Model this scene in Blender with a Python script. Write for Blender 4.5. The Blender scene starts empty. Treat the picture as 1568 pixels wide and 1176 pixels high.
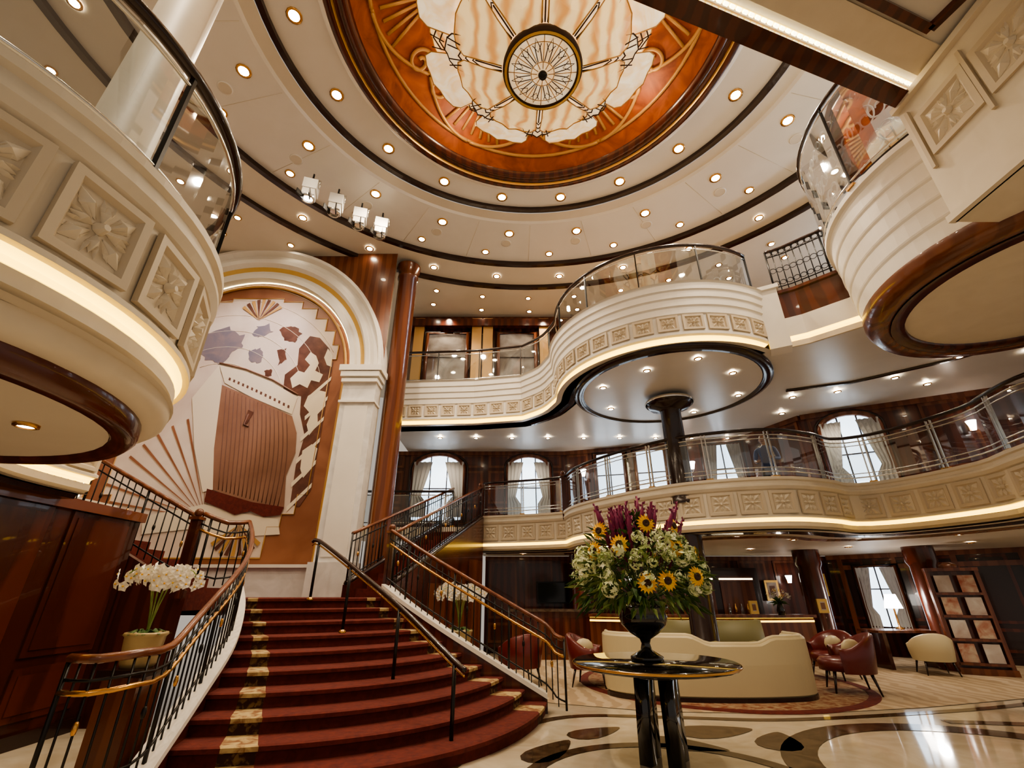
import bpy, math, random
from mathutils import Vector, geometry
random.seed(7)
D=bpy.data; C=bpy.context; pi=math.pi
# ------------------------------------------------------------------ materials
def mat(name,col,rough=.5,metal=0,col2=None,scale=4,kind='noise',bump=0,coat=0,emit=None,es=0,dist=2,spec=.5,stretch=None,lo=.35,hi=.65):
    m=D.materials.new(name); m.use_nodes=True; nt=m.node_tree; N=nt.nodes; L=nt.links
    p=N['Principled BSDF']
    p.inputs['Base Color'].default_value=(*col,1); p.inputs['Roughness'].default_value=rough
    p.inputs['Metallic'].default_value=metal; p.inputs['Coat Weight'].default_value=coat
    p.inputs['Specular IOR Level'].default_value=spec
    if emit: p.inputs['Emission Color'].default_value=(*emit,1); p.inputs['Emission Strength'].default_value=es
    if col2 or bump:
        tc=N.new('ShaderNodeTexCoord'); mp=N.new('ShaderNodeMapping'); L.new(tc.outputs['Object'],mp.inputs[0])
        if stretch: mp.inputs['Scale'].default_value=stretch
        if kind=='wave':
            t=N.new('ShaderNodeTexWave'); t.inputs['Scale'].default_value=scale; t.inputs['Distortion'].default_value=dist; t.inputs['Detail'].default_value=3
            out=t.outputs['Fac']
        else:
            t=N.new('ShaderNodeTexNoise'); t.inputs['Scale'].default_value=scale; t.inputs['Detail'].default_value=6; t.inputs['Distortion'].default_value=dist*.3
            out=t.outputs['Fac']
        L.new(mp.outputs[0],t.inputs[0])
        if col2:
            r=N.new('ShaderNodeValToRGB'); r.color_ramp.elements[0].color=(*col,1); r.color_ramp.elements[1].color=(*col2,1)
            r.color_ramp.elements[0].position=lo; r.color_ramp.elements[1].position=hi
            L.new(out,r.inputs[0]); L.new(r.outputs[0],p.inputs['Base Color'])
            if emit and es: L.new(r.outputs[0],p.inputs['Emission Color'])
        if bump:
            b=N.new('ShaderNodeBump'); b.inputs['Strength'].default_value=bump; b.inputs['Distance'].default_value=.02
            L.new(out,b.inputs['Height']); L.new(b.outputs[0],p.inputs['Normal'])
    return m
def glassmat(name,tint,refl=.12):
    m=D.materials.new(name); m.use_nodes=True; nt=m.node_tree; N=nt.nodes; L=nt.links
    N.remove(N['Principled BSDF']); o=N['Material Output']
    tr=N.new('ShaderNodeBsdfTransparent'); tr.inputs[0].default_value=(*tint,1)
    gl=N.new('ShaderNodeBsdfGlossy'); gl.inputs['Roughness'].default_value=.03; gl.inputs[0].default_value=(.9,.92,.95,1)
    lw=N.new('ShaderNodeLayerWeight'); lw.inputs[0].default_value=.25
    mx=N.new('ShaderNodeMixShader'); ad=N.new('ShaderNodeMath'); ad.operation='MULTIPLY_ADD'; ad.inputs[1].default_value=.6; ad.inputs[2].default_value=refl
    L.new(lw.outputs['Fresnel'],ad.inputs[0]); L.new(ad.outputs[0],mx.inputs[0]); L.new(tr.outputs[0],mx.inputs[1]); L.new(gl.outputs[0],mx.inputs[2])
    L.new(mx.outputs[0],o.inputs[0]); return m
M={}
M['wood']=mat('mahogany',(.056,.012,.006),.24,0,(.095,.020,.009),1.5,'wave',0,.4,dist=6,stretch=(1,1,.25))
M['wood2']=mat('mahogany_light',(.120,.034,.013),.26,0,(.175,.054,.021),1.5,'wave',0,.4,dist=6,stretch=(1,1,.2))
M['wooddk']=mat('mahogany_dark',(.022,.007,.005),.25,coat=.4)
M['cream']=mat('cream_plaster',(.68,.60,.48),.5,0,(.72,.64,.52),3)
M['cream2']=mat('cream_relief',(.58,.49,.37),.5)
M['white']=mat('white_plaster',(.76,.72,.66),.45,0,(.80,.76,.70),2)
M['ceil']=mat('ceiling_paint',(.60,.54,.45),.5,0,(.64,.58,.49),1)
M['ceil2']=mat('ceiling_paint_pale',(.68,.65,.61),.3,0,(.72,.69,.65),1)
M['gold']=mat('gold_leaf',(.72,.48,.16),.35,.6)
M['gold2']=mat('gold_paint',(.52,.30,.11),.4,.2)
M['brass']=mat('brass',(.62,.34,.12),.22,.9)
M['chrome']=mat('chrome',(.72,.70,.66),.18,1)
M['black']=mat('black_iron',(.012,.010,.010),.3,.3)
M['blackgl']=mat('black_lacquer',(.010,.007,.006),.12,coat=.6)
M['glass']=glassmat('clear_glass',(.78,.83,.85),.18)
M['etch']=mat('etched_scroll',(.80,.82,.82),.5)
M['marble']=mat('cream_marble',(.52,.44,.32),.08,0,(.64,.56,.44),1.6,dist=6,coat=.3)
M['marbledk']=mat('brown_marble',(.045,.026,.015),.09,0,(.11,.07,.04),5,dist=6)
M['marblew']=mat('white_marble',(.66,.64,.62),.2,0,(.77,.75,.73),2,dist=8)
M['carpet']=mat('red_carpet',(.080,.010,.007),.95,0,(.135,.020,.012),14,bump=.3,lo=.3,hi=.7)
M['carpetb']=mat('border_carpet',(.44,.33,.16),.95,0,(.20,.09,.04),9,lo=.42,hi=.6)
M['carpetd']=mat('border_carpet_dark',(.05,.018,.01),.95,0,(.20,.12,.05),16,lo=.5,hi=.62)
M['carpet2']=mat('beige_carpet',(.34,.25,.16),.95,0,(.44,.34,.23),1.2,'wave',dist=9)
M['rug']=mat('rug_red',(.20,.06,.03),.95,0,(.38,.27,.16),9)
M['led']=mat('led_strip',(1,.8,.3),emit=(1,.66,.09),es=3.6)
M['ledw']=mat('led_strip_white',(1,.9,.7),emit=(1,.84,.52),es=7)
M['bulb']=mat('downlight_lens',(1,.9,.7),emit=(1,.86,.62),es=60)
M['lampw']=mat('lamp_glow',(1,.95,.9),emit=(1,.93,.85),es=12)
M['dome']=mat('dome_paint',(.20,.042,.010),.5,0,(.42,.11,.026),2.0,dist=6,lo=.3,hi=.7)
M['alab']=mat('alabaster',(.70,.34,.10),.35,0,(1.0,.74,.36),1.2,'wave',dist=9,emit=(1,.7,.3),es=.60,lo=.0,hi=.75)
M['alab2']=mat('alabaster_pale',(.90,.62,.32),.35,0,(1,.86,.60),2.2,'noise',dist=8,emit=(1,.8,.5),es=.62,lo=.38,hi=.62)
M['day']=mat('daylight_glass',(.7,.85,1),emit=(.72,.86,1),es=2.8)
M['day2']=mat('dusk_glass',(.35,.3,.25),emit=(.75,.62,.5),es=.35,col2=(.10,.07,.05),scale=1.3)
M['curtain']=mat('curtain',(.44,.44,.44),.8,0,(.56,.56,.56),6,'wave',dist=1,stretch=(3,3,.1))
M['hull']=mat('mural_hull',(.20,.095,.060),.5,0,(.30,.16,.11),.9,'noise',dist=.6)
M['hull2']=mat('mural_hull_line',(.13,.055,.038),.5)
M['mblue']=mat('mural_slate',(.17,.15,.19),.5,0,(.25,.19,.20),3)
M['msky']=mat('mural_sky',(.58,.46,.39),.5,0,(.70,.60,.51),.8)
M['mcream']=mat('mural_cream',(.72,.63,.50),.5)
M['mbg']=mat('mural_red',(.22,.080,.038),.45,0,(.30,.125,.065),1.2)
M['mdk']=mat('mural_dark',(.085,.030,.022),.4,0,(.15,.060,.040),4)
M['sofa']=mat('cream_leather',(.60,.51,.32),.42)
M['olive']=mat('olive_leather',(.18,.16,.065),.5)
M['red']=mat('burgundy_leather',(.13,.016,.014),.35,coat=.3)
M['leaf']=mat('leaf',(.035,.09,.02),.5,0,(.10,.17,.04),9)
M['leaf2']=mat('leaf_light',(.16,.24,.05),.5,0,(.30,.36,.12),9)
M['petw']=mat('petal_white',(.80,.80,.60),.6,0,(.60,.68,.32),12)
M['petp']=mat('petal_orchid',(.88,.84,.76),.6)
M['pety']=mat('petal_yellow',(.85,.42,.03),.6,0,(.9,.62,.08),10)
M['petv']=mat('petal_purple',(.16,.015,.07),.6,0,(.26,.03,.10),10)
M['seed']=mat('seed_brown',(.045,.02,.01),.8)
M['pot']=mat('gold_pot',(.50,.38,.20),.38,.2)
M['skin']=mat('skin',(.45,.25,.16),.5)
M['hair']=mat('hair',(.02,.013,.01),.5)
M['paper']=mat('paper',(.62,.58,.54),.5,0,(.40,.30,.26),3)
M['cover']=mat('brochure_cover',(.35,.10,.06),.4,0,(.55,.45,.35),5)
M['screen']=mat('tv_screen',(.01,.01,.012),.1)
M['fixt']=mat('white_fixture',(.7,.68,.64),.4)
# ------------------------------------------------------------------ builder
class B:
    def __init__(s): s.v=[];s.f=[];s.mi=[];s.sm=[];s.mats=[]
    def add(s,vs,fs,m,smooth=False):
        if m not in s.mats: s.mats.append(m)
        i=s.mats.index(m); o=len(s.v); s.v+= [tuple(v) for v in vs]
        for f in fs: s.f.append([o+k for k in f]); s.mi.append(i); s.sm.append(smooth)
    def box(s,c,d,m,rz=0):
        x,y,z=[k/2 for k in d]; ca,sa=math.cos(rz),math.sin(rz)
        vs=[]
        for sz in(-1,1):
            for sx,sy in((-1,-1),(1,-1),(1,1),(-1,1)):
                a,b=sx*x,sy*y; vs.append((c[0]+a*ca-b*sa,c[1]+a*sa+b*ca,c[2]+sz*z))
        s.add(vs,[(3,2,1,0),(4,5,6,7),(0,1,5,4),(1,2,6,5),(2,3,7,6),(3,0,4,7)],m)
    def tube(s,pts,r,m,n=8,closed=False):
        pts=[Vector(p) for p in pts]; k=len(pts); vs=[];fs=[]
        if not hasattr(r,'__len__'): r=[r]*k
        up=None
        for i,p in enumerate(pts):
            a=pts[(i-1)%k] if (i>0 or closed) else p; b=pts[(i+1)%k] if (i<k-1 or closed) else p
            t=(b-a).normalized()
            if up is None:
                up=Vector((0,0,1)) if abs(t.z)<.9 else Vector((1,0,0))
            x=t.cross(up)
            if x.length<1e-4: x=t.orthogonal()
            x.normalize(); y=x.cross(t).normalized(); up=y
            for j in range(n):
                q=2*pi*j/n; vs.append(p+x*math.cos(q)*r[i]+y*math.sin(q)*r[i])
        for i in range(k if closed else k-1):
            for j in range(n):
                a=i*n+j;b=i*n+(j+1)%n;c2=((i+1)%k)*n+(j+1)%n;d=((i+1)%k)*n+j
                fs.append((a,b,c2,d))
        if not closed: fs+= [tuple(range(n))[::-1],tuple((k-1)*n+j for j in range(n))]
        s.add(vs,fs,m,True)
    def lathe(s,c,prof,m,n=32,sx=1,sy=1,smooth=True):
        vs=[];fs=[]
        for r,z in prof:
            for j in range(n):
                q=2*pi*j/n; vs.append((c[0]+r*math.cos(q)*sx,c[1]+r*math.sin(q)*sy,c[2]+z))
        for i in range(len(prof)-1):
            for j in range(n):
                j2=(j+1)%n; fs.append((i*n+j,i*n+j2,(i+1)*n+j2,(i+1)*n+j))
        s.add(vs,fs,m,smooth)
    def ell(s,c,r,m,n=12,k=8):
        if not hasattr(r,'__len__'): r=(r,r,r)
        vs=[(c[0],c[1],c[2]-r[2])];fs=[]
        for i in range(1,k):
            f=pi*i/k
            for j in range(n): q=2*pi*j/n; vs.append((c[0]+r[0]*math.sin(f)*math.cos(q),c[1]+r[1]*math.sin(f)*math.sin(q),c[2]-r[2]*math.cos(f)))
        vs.append((c[0],c[1],c[2]+r[2])); L=len(vs)-1
        for j in range(n):
            fs.append((0,1+(j+1)%n,1+j)); fs.append((L,L-n+j,L-n+(j+1)%n))
            for i in range(k-2): a=1+i*n; fs.append((a+j,a+(j+1)%n,a+n+(j+1)%n,a+n+j))
        s.add(vs,fs,m,True)
    def sweep(s,path,prof,m,closed=False,zs=None,smooth=False):
        nr=normals(path,closed); k=len(prof); vs=[];fs=[]
        for i,p in enumerate(path):
            z0=zs[i] if zs else 0
            for o,z in prof: vs.append((p[0]+nr[i][0]*o,p[1]+nr[i][1]*o,z+z0))
        n=len(path)
        for i in range(n if closed else n-1):
            for j in range(k-1): a=i*k+j;b=((i+1)%n)*k+j; fs.append((a,b,b+1,a+1))
        s.add(vs,fs,m,smooth)
    def poly(s,pts,z,m):
        t=geometry.tessellate_polygon([[Vector((p[0],p[1],0)) for p in pts]])
        s.add([(p[0],p[1],z) for p in pts],[tuple(x) for x in t],m)
    def prism(s,pts,z0,z1,m):
        s.poly(pts,z0,m); s.poly(pts,z1,m); n=len(pts)
        s.add([(p[0],p[1],z0) for p in pts]+[(p[0],p[1],z1) for p in pts],[(i,(i+1)%n,(i+1)%n+n,i+n) for i in range(n)],m)
    def build(s,name,parent=None):
        if not s.v: return None
        xs=[v[0] for v in s.v];ys=[v[1] for v in s.v];zs=[v[2] for v in s.v]
        o=Vector(((min(xs)+max(xs))/2,(min(ys)+max(ys))/2,min(zs)))
        me=D.meshes.new(name); me.from_pydata([Vector(v)-o for v in s.v],[],s.f)
        for m in s.mats: me.materials.append(M[m])
        me.polygons.foreach_set('material_index',s.mi); me.polygons.foreach_set('use_smooth',s.sm); me.update()
        ob=D.objects.new(name,me); C.collection.objects.link(ob); ob.location=o
        if parent: ob.parent=parent
        return ob
def empty(name):
    e=D.objects.new(name,None); C.collection.objects.link(e); e.empty_display_size=.1; return e
def normals(path,closed=False):
    n=len(path); out=[]
    for i in range(n):
        a=path[(i-1)%n] if (i>0 or closed) else path[i]; b=path[(i+1)%n] if (i<n-1 or closed) else path[i]
        t=Vector((b[0]-a[0],b[1]-a[1])); t.normalize(); out.append((t.y,-t.x))
    return out
def cat(pts,d=.15):
    P=[Vector(p) for p in pts]; P=[P[0]*2-P[1]]+P+[P[-1]*2-P[-2]]; out=[]
    for i in range(1,len(P)-2):
        n=max(2,int((P[i+1]-P[i]).length/d))
        for k in range(n):
            t=k/n; out.append(.5*((2*P[i])+(P[i+1]-P[i-1])*t+(2*P[i-1]-5*P[i]+4*P[i+1]-P[i+2])*t*t+(3*P[i]-P[i-1]-3*P[i+1]+P[i+2])*t**3))
    out.append(P[-2]); return [tuple(p) for p in out]
def arc(c,r,a0,a1,n):
    return [(c[0]+r*math.cos(math.radians(a0+(a1-a0)*i/n)),c[1]+r*math.sin(math.radians(a0+(a1-a0)*i/n))) for i in range(n+1)]
def lengths(path):
    L=[0]
    for a,b in zip(path,path[1:]): L.append(L[-1]+math.dist(a,b))
    return L
def at(path,L,d):
    for i in range(len(path)-1):
        if L[i+1]>=d or i==len(path)-2:
            f=(d-L[i])/max(1e-6,L[i+1]-L[i]); p=[path[i][k]+(path[i+1][k]-path[i][k])*f for k in range(len(path[0]))]
            t=Vector((path[i+1][0]-path[i][0],path[i+1][1]-path[i][1])).normalized(); return p,t
# ------------------------------------------------------------------ balcony parts
def rosette(b,c,t,w,h,fine=True):
    n=Vector((t.y,-t.x))
    def P(a,z,o): return (c[0]+t.x*a+n.x*o,c[1]+t.y*a+n.y*o,c[2]+z)
    fw=.045*w/.42
    o1=.032; X=w/2;Z=h/2
    ring=[]
    for (k,o) in ((0,0),(0,o1),(fw,o1),(fw*1.5,.004)):
        ring.append([P(-X+k,-Z+k,o),P(X-k,-Z+k,o),P(X-k,Z-k,o),P(-X+k,Z-k,o)])
    vs=[p for r in ring for p in r]; fs=[]
    for r in range(3):
        for j in range(4): fs.append((r*4+j,r*4+(j+1)%4,r*4+4+(j+1)%4,r*4+4+j))
    fs.append((12,13,14,15)); b.add(vs,fs,'cream2')
    for i in range(8):
        q=pi/4*i; dg=i%2; R=min(X,Z)*(1.05 if dg else .72); wd=R*.2; r0=R*.2
        ca,sa=math.cos(q),math.sin(q)
        def Q(r,s_,o): return P(ca*r-sa*s_,sa*r+ca*s_,o)
        vs=[Q(r0,0,.006),Q(R*.62,wd,.006),Q(R,0,.006),Q(R*.62,-wd,.006),Q(R*.55,0,.045)]
        b.add(vs,[(0,1,4),(1,2,4),(2,3,4),(3,0,4)],'cream')
    if fine:
        for i in range(16):
            q=pi/8*i+pi/16; R=min(X,Z)*.72; ca,sa=math.cos(q),math.sin(q)
            def Q(r,s_,o): return P(ca*r-sa*s_,sa*r+ca*s_,o)
            w2=R*.085
            b.add([Q(R*.3,0,.004),Q(R*.8,w2,.004),Q(R*1.15,0,.004),Q(R*.8,-w2,.004),Q(R*.8,0,.026)],[(0,1,4),(1,2,4),(2,3,4),(3,0,4)],'cream')
    r=min(X,Z)*.17
    vs=[P(r*math.cos(pi/4*i),r*math.sin(pi/4*i),.006) for i in range(8)]+[P(r*.5*math.cos(pi/4*i),r*.5*math.sin(pi/4*i),.055) for i in range(8)]
    b.add(vs,[(i,(i+1)%8,(i+1)%8+8,i+8) for i in range(8)]+[tuple(range(8,16))],'cream')
def rail(b,path,z0,h,off=-.06,glass='glass',sp=1.2,double=True,hr=.035):
    nr=normals(path)
    P=[(p[0]+n[0]*off,p[1]+n[1]*off) for p,n in zip(path,nr)]
    LL=lengths(P); n=max(1,round(LL[-1]/sp))
    b.tube([(p[0],p[1],z0+h) for p in P],hr,'wooddk',8)
    b.tube([(p[0],p[1],z0+h-.10) for p in P],.014,'chrome',6)
    b.tube([(p[0],p[1],z0+.12) for p in P],.014,'chrome',6)
    if double: b.tube([(p[0],p[1],z0+.20) for p in P],.010,'chrome',6); b.tube([(p[0],p[1],z0+h-.18) for p in P],.010,'chrome',6)
    b.sweep(P,[(0,z0+.05),(0,z0+h-.10)],glass)
    for i in range(n+1):
        p,t=at(P,LL,LL[-1]*i/n); a=math.atan2(t.y,t.x)
        for s in((-.035,.035) if double else (0,)):
            b.box((p[0]+t.x*s,p[1]+t.y*s,z0+h/2),(.022,.035,h),'chrome' if double else 'black',a)
        b.box((p[0],p[1],z0+.02),(.13,.08,.04),'brass',a)
def fascia(b,path,zt,zb,style,panels=True,fine=False,pw=.5):
    if style==2:
        b.sweep(path,[(-.35,zb-.02),(-.08,zb-.02),(-.06,zb),( -.02,zb+.02),(-.02,zb+.09)],'cream')
        b.sweep(path,[(-.02,zb+.095),(-.045,zb+.10),(-.045,zb+.14),(.0,zb+.165)],'led')
        b.sweep(path,[(.0,zb+.165),(.035,zb+.17),(.035,zb+.20),(0,zb+.22),(0,zt-.24),(.03,zt-.22),(.06,zt-.17),(.06,zt-.14),(.03,zt-.12),(.03,zt-.07),(.06,zt-.05),(.06,zt),(-.18,zt),(-.18,zt-.38)],'cream')
        b.sweep(path,[(-.5,zb-.07),(-.16,zb-.07),(-.14,zb-.02)],'wooddk')
        z0,z1=zb+.235,zt-.255
    else:
        b.sweep(path,[(-.5,zb-.0),(-.12,zb-.0),(-.10,zb+.05)],'cream')
        b.sweep(path,[(-.10,zb+.05),(-.12,zb+.06),(-.12,zb+.10),(-.03,zb+.13)],'led')
        pr=[(-.03,zb+.13),(.02,zb+.15),(.02,zb+.20),(0,zb+.22),(0,zb+.55)]
        z=zb+.57; nb=4; dz=(zt-z)/nb
        for i in range(nb):
            o=.03+.025*i
            pr+=[(o,z),(o,z+dz*.8),(o+.01,z+dz*.9)]
            z+=dz
        pr+=[(.14,zt),(-.2,zt),(-.2,zt-.38)]
        b.sweep(path,pr,'white')
        z0,z1=zb+.235,zb+.54
    if panels:
        L=lengths(path); n=int(L[-1]/pw)
        for i in range(n):
            p,t=at(path,L,L[-1]*(i+.5)/n)
            rosette(b,(p[0],p[1],(z0+z1)/2),t,pw*.86,z1-z0,fine)
# ================================================================== CAMERA
cam=D.cameras.new('camera'); co=D.objects.new('camera',cam); C.collection.objects.link(co)
cam.sensor_width=36; cam.lens=36*700/1568; cam.clip_start=.05
co.location=(0,0,1.5); co.rotation_euler=(math.radians(90+24.7),0,0); C.scene.camera=co
# ================================================================== FLOOR
b=B(); b.box((3,6.5,-.05),(26,21,.1),'marble'); b.build('floor')
def band(b,pts,w,m,z=.004,d=.15):
    p=cat(pts,d); b.sweep(p,[(-w/2,z),(w/2,z)],m)
b=B()
band(b,[(-.75,4.6),(-.55,5.6),(.1,6.9),(.9,7.5),(2.2,7.42),(3.6,7.3),(5.8,7.7),(7.6,8.2),(10,9.2)],.15,'marbledk')
c=arc((4.7,5.0),1.95,0,360,64); b.sweep(c,[(-.17,.004),(.17,.004)],'marbledk')
c=arc((1.4,4.9),1.3,0,360,48); b.sweep(c,[(-.08,.004),(.08,.004)],'marbledk')
band(b,[(5.6,7.2),(7.5,7.0),(9,7.4),(11,8.6)],.2,'marbledk')
for (x,y,a,l,w) in((2.45,6.75,.2,1.0,.26),(1.9,6.2,-.5,.9,.22),(3.0,6.35,1.1,.8,.22),(1.0,6.7,.6,.8,.18),(.4,6.0,1.0,.9,.18),(6.4,6.4,.3,1.0,.25)):
    pts=[]
    for k in range(17):
        q=2*pi*k/16; pts.append((l/2*math.cos(q),w*math.sin(q)*(1-.5*math.cos(q))))
    pts=[(x+p*math.cos(a)-q*math.sin(a),y+p*math.sin(a)+q*math.cos(a)) for p,q in pts[:-1]]
    b.poly(pts,.004,'marbledk')
b.build('marble_floor_inlay')
b=B(); b.poly([(.6,8.3),(2,7.75),(4,7.6),(6,8.0),(8,8.6),(14,10.5),(14,15),(-.6,15),(-.6,9.5)],.006,'carpet2'); b.build('lounge_carpet')
b=B(); b.lathe((3.8,10.1,0),[(0,.014),(2.35,.014),(2.35,.004)],'rug',64); b.lathe((3.8,10.1,0),[(2.35,.018),(2.5,.018),(2.52,.004)],'carpet',64); b.build('round_rug')
# ================================================================== CEILING
cx,cy=.45,4.2
b=B(); E=96
def ann(a0,b0,z0,a1,b1,z1,m):
    vs=[];fs=[]
    for j in range(E):
        q=2*pi*j/E; vs+=[(cx+a0*math.cos(q),cy+b0*math.sin(q),z0),(cx+a1*math.cos(q),cy+b1*math.sin(q),z1)]
    for j in range(E): k=(j+1)%E; fs.append((2*j,2*j+1,2*k+1,2*k))
    b.add(vs,fs,m)
ann(3.4,3.4,9.95,4.35,4.0,9.95,'ceil2')
ann(4.35,4.0,9.95,4.35,4.0,9.86,'wooddk'); ann(4.35,4.0,9.86,4.45,4.10,9.86,'wooddk')
ann(4.45,4.10,9.84,4.7,4.35,9.84,'ceil'); ann(4.7,4.35,9.84,4.75,4.4,9.80,'ceil2')
ann(4.75,4.4,9.80,6.55,5.8,9.80,'ceil2')
ann(6.55,5.8,9.80,6.55,5.8,9.68,'wooddk'); ann(6.55,5.8,9.68,6.66,5.91,9.68,'wooddk')
ann(6.66,5.91,9.68,7.5,6.65,9.66,'ceil')
ann(7.5,6.65,9.66,7.5,6.65,9.56,'wooddk'); ann(7.5,6.65,9.56,7.62,6.77,9.56,'wooddk')
ann(7.62,6.77,9.58,17,16,9.58,'ceil')
for i in range(24):
    q=2*pi*i/24
    b.tube([(cx+4.8*math.cos(q),cy+4.45*math.sin(q),9.80),(cx+6.5*math.cos(q),cy+5.75*math.sin(q),9.80)],.006,'ceil',4)
b.build('ceiling')
b=B()
b.lathe((cx,cy,9.9),[(3.50,.05),(3.47,-.02),(3.40,-.03)],'white',96)
b.lathe((cx,cy,9.9),[(3.40,-.03),(3.34,-.06),(3.28,-.05),(3.24,.0),(3.16,.0),(3.12,-.05),(3.05,-.05),(3.0,.06)],'wood',96)
b.lathe((cx,cy,9.9),[(3.27,-.054),(3.245,-.01)],'gold',96)
pr=[(3.0-3.0*i/16, .06+.95*(1-((16-i)/16)**2)) for i in range(17)]
b.lathe((cx,cy,9.9),pr,'dome',96)
def dz(r): return 9.94+.95*(1-(r/3.0)**2)
b.tube([(cx+2.72*math.cos(q*2*pi/80),cy+2.72*math.sin(q*2*pi/80),dz(2.72)) for q in range(80)],.035,'gold2',6,True)
for k in range(6):
    a0=k*pi/3+math.radians(30)
    for sgn in(-1,1):
        def DP(u,v):
            r=2.3+v; an=a0+u/2.3; return (cx+r*math.cos(an),cy+r*math.sin(an),dz(r)-.02)
        pts=[]
        for i in range(40):
            t=i/39; q=t*3.0*pi; rr=.24*(1-t*.82)
            pts.append(DP(sgn*(.27+rr*math.cos(q+pi)),-.0+rr*math.sin(q)*-1))
        b.tube(pts,.036,'gold2',6)
        b.tube([DP(sgn*(.03+1.15*t),.0+.42*math.sin(t*pi/2)) for t in [i/14 for i in range(15)]],.036,'gold2',6)
    for j in range(-3,4):
        an=a0+pi/6+j*.035; an2=a0+pi/6+j*.075
        b.tube([(cx+2.0*math.cos(an),cy+2.0*math.sin(an),dz(2.0)-.01),(cx+2.6*math.cos(an2),cy+2.6*math.sin(an2),dz(2.6)-.01)],.03,'gold2',5)
b.build('ceiling_dome')
# chandelier : tiered art-deco alabaster leaves around a disc
E0=empty('chandelier')
b=B(); zc=8.5
b.lathe((cx,cy,zc),[(0,-.06),(.12,-.05),(.30,-.02),(.50,.0),(.54,.05)],'alab2',48)
b.lathe((cx,cy,zc),[(.50,-.02),(.53,-.04),(.57,-.035),(.59,.02),(.58,.10),(.52,.12)],'seed',48)
b.lathe((cx,cy,zc),[(.525,-.044),(.56,-.040)],'gold',48)
b.lathe((cx,cy,zc-.09),[(0,-.05),(.05,-.04),(.07,0),(.05,.05)],'black',16)
def on(r,a,dzv=-.010): 
    z=zc-.06+.06*(r/.5)**1.5; return (cx+r*math.cos(a),cy+r*math.sin(a),z+dzv)
for k in range(12):
    a=k*pi/6
    b.tube([on(.08,a),on(.5,a)],.006,'gold2',4)
    b.tube([on(.18,a+.10),on(.36,a+.16),on(.47,a+pi/12),on(.36,a+pi/6-.16),on(.18,a+pi/6-.10)],.007,'seed',4)
    b.tube([on(.40,a+.10),on(.30,a+pi/12),on(.40,a+pi/6-.10)],.006,'seed',4)
for r in(.17,.42): b.tube([on(r,q*pi/16) for q in range(32)],.006,'gold2',4,True)
b.build('medallion',E0)
def plate(b,a,r0,z0,r1,z1,w0,w1,m,bulge=.10,edge='gold2',er=.010,shape=(1,1,.72,.38)):
    # faceted glass leaf: 4 bays across, angular (clipped) tip, hanging bulge
    S=[-1,-.5,0,.5,1]; R=[0,.35,.72,.9,1.0]; W=[w0,w0+(w1-w0)*.45,w1,w1*.92,w1*.62]; vs=[]
    for i,t in enumerate(R):
        for j,s in enumerate(S):
            rr=r0+(r1-r0)*(t+(.07*(1-abs(s)) if i==4 else 0)); w=W[i]
            z=z0+(z1-z0)*t - bulge*math.sin(pi*min(1,t*.9+.08))*(1-s*s*.8) + (.035 if j%2 else 0)
            vs.append((cx+rr*math.cos(a)-s*w*math.sin(a),cy+rr*math.sin(a)+s*w*math.cos(a),z))
    fs=[(i*5+j,i*5+j+1,i*5+j+6,i*5+j+5) for i in range(4) for j in range(4)]
    b.add(vs,fs,m,False)
    rim=[vs[i*5] for i in range(5)]+[vs[20+j] for j in range(1,5)]+[vs[i*5+4] for i in range(3,-1,-1)]
    b.tube([(p[0],p[1],p[2]-.01) for p in rim],er,edge,4)
    return vs
b=B()
for k in range(8):
    plate(b,k*pi/4+pi/8,.57,8.58,1.30,8.98,.19,.42,'alab',.16)
for k in range(8):
    plate(b,k*pi/4+pi/8,1.12,9.12,1.88,9.42,.36,.50,'alab2',.14)
for k in range(8):
    plate(b,k*pi/4,1.15,9.22,1.70,9.52,.32,.36,'alab',.06)
b.lathe((cx,cy,0),[(.5,8.64),(1.0,9.2),(1.4,9.55),(1.5,9.75)],'alab2',32)
b.tube([(cx,cy,9.0),(cx,cy,10.88)],.12,'brass',12)
b.build('glass_petals',E0)
b=B()
for k in range(8):
    a=k*pi/4
    def Q(r,s,z): return (cx+r*math.cos(a)-s*math.sin(a),cy+r*math.sin(a)+s*math.cos(a),z)
    plate(b,a,.60,8.63,1.42,9.06,.07,.26,'alab2',.04,'seed',.011)
    zz=lambda r: 8.575+(r-.58)*.50
    for s in(-.05,0,.05): b.tube([Q(.6,s*.7,zz(.6)),Q(1.0,s*2.2,zz(1.0)-.01)],.011,'seed',4)
    for i,r in enumerate((.98,1.09,1.20)):
        w=.12+.04*i
        b.tube([Q(r-.09,-w,zz(r)),Q(r+.06,0,zz(r)),Q(r-.09,w,zz(r))],.013,'seed',4)
    for s in(-.18,-.09,.09,.18): b.tube([Q(1.22,s*.8,zz(1.22)),Q(1.42,s*1.1,zz(1.42))],.010,'seed',4)
    for s in(-.12,0,.12): b.tube([Q(1.50,s,9.24),Q(1.72,s*1.5,9.44)],.011,'seed',4)
    for rr in(1.52,1.62): b.tube([Q(rr-.05,-.18,9.26+(rr-1.52)),Q(rr+.05,0,9.26+(rr-1.52)),Q(rr-.05,.18,9.26+(rr-1.52))],.012,'seed',4)
b.build('deco_tracery',E0)
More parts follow.
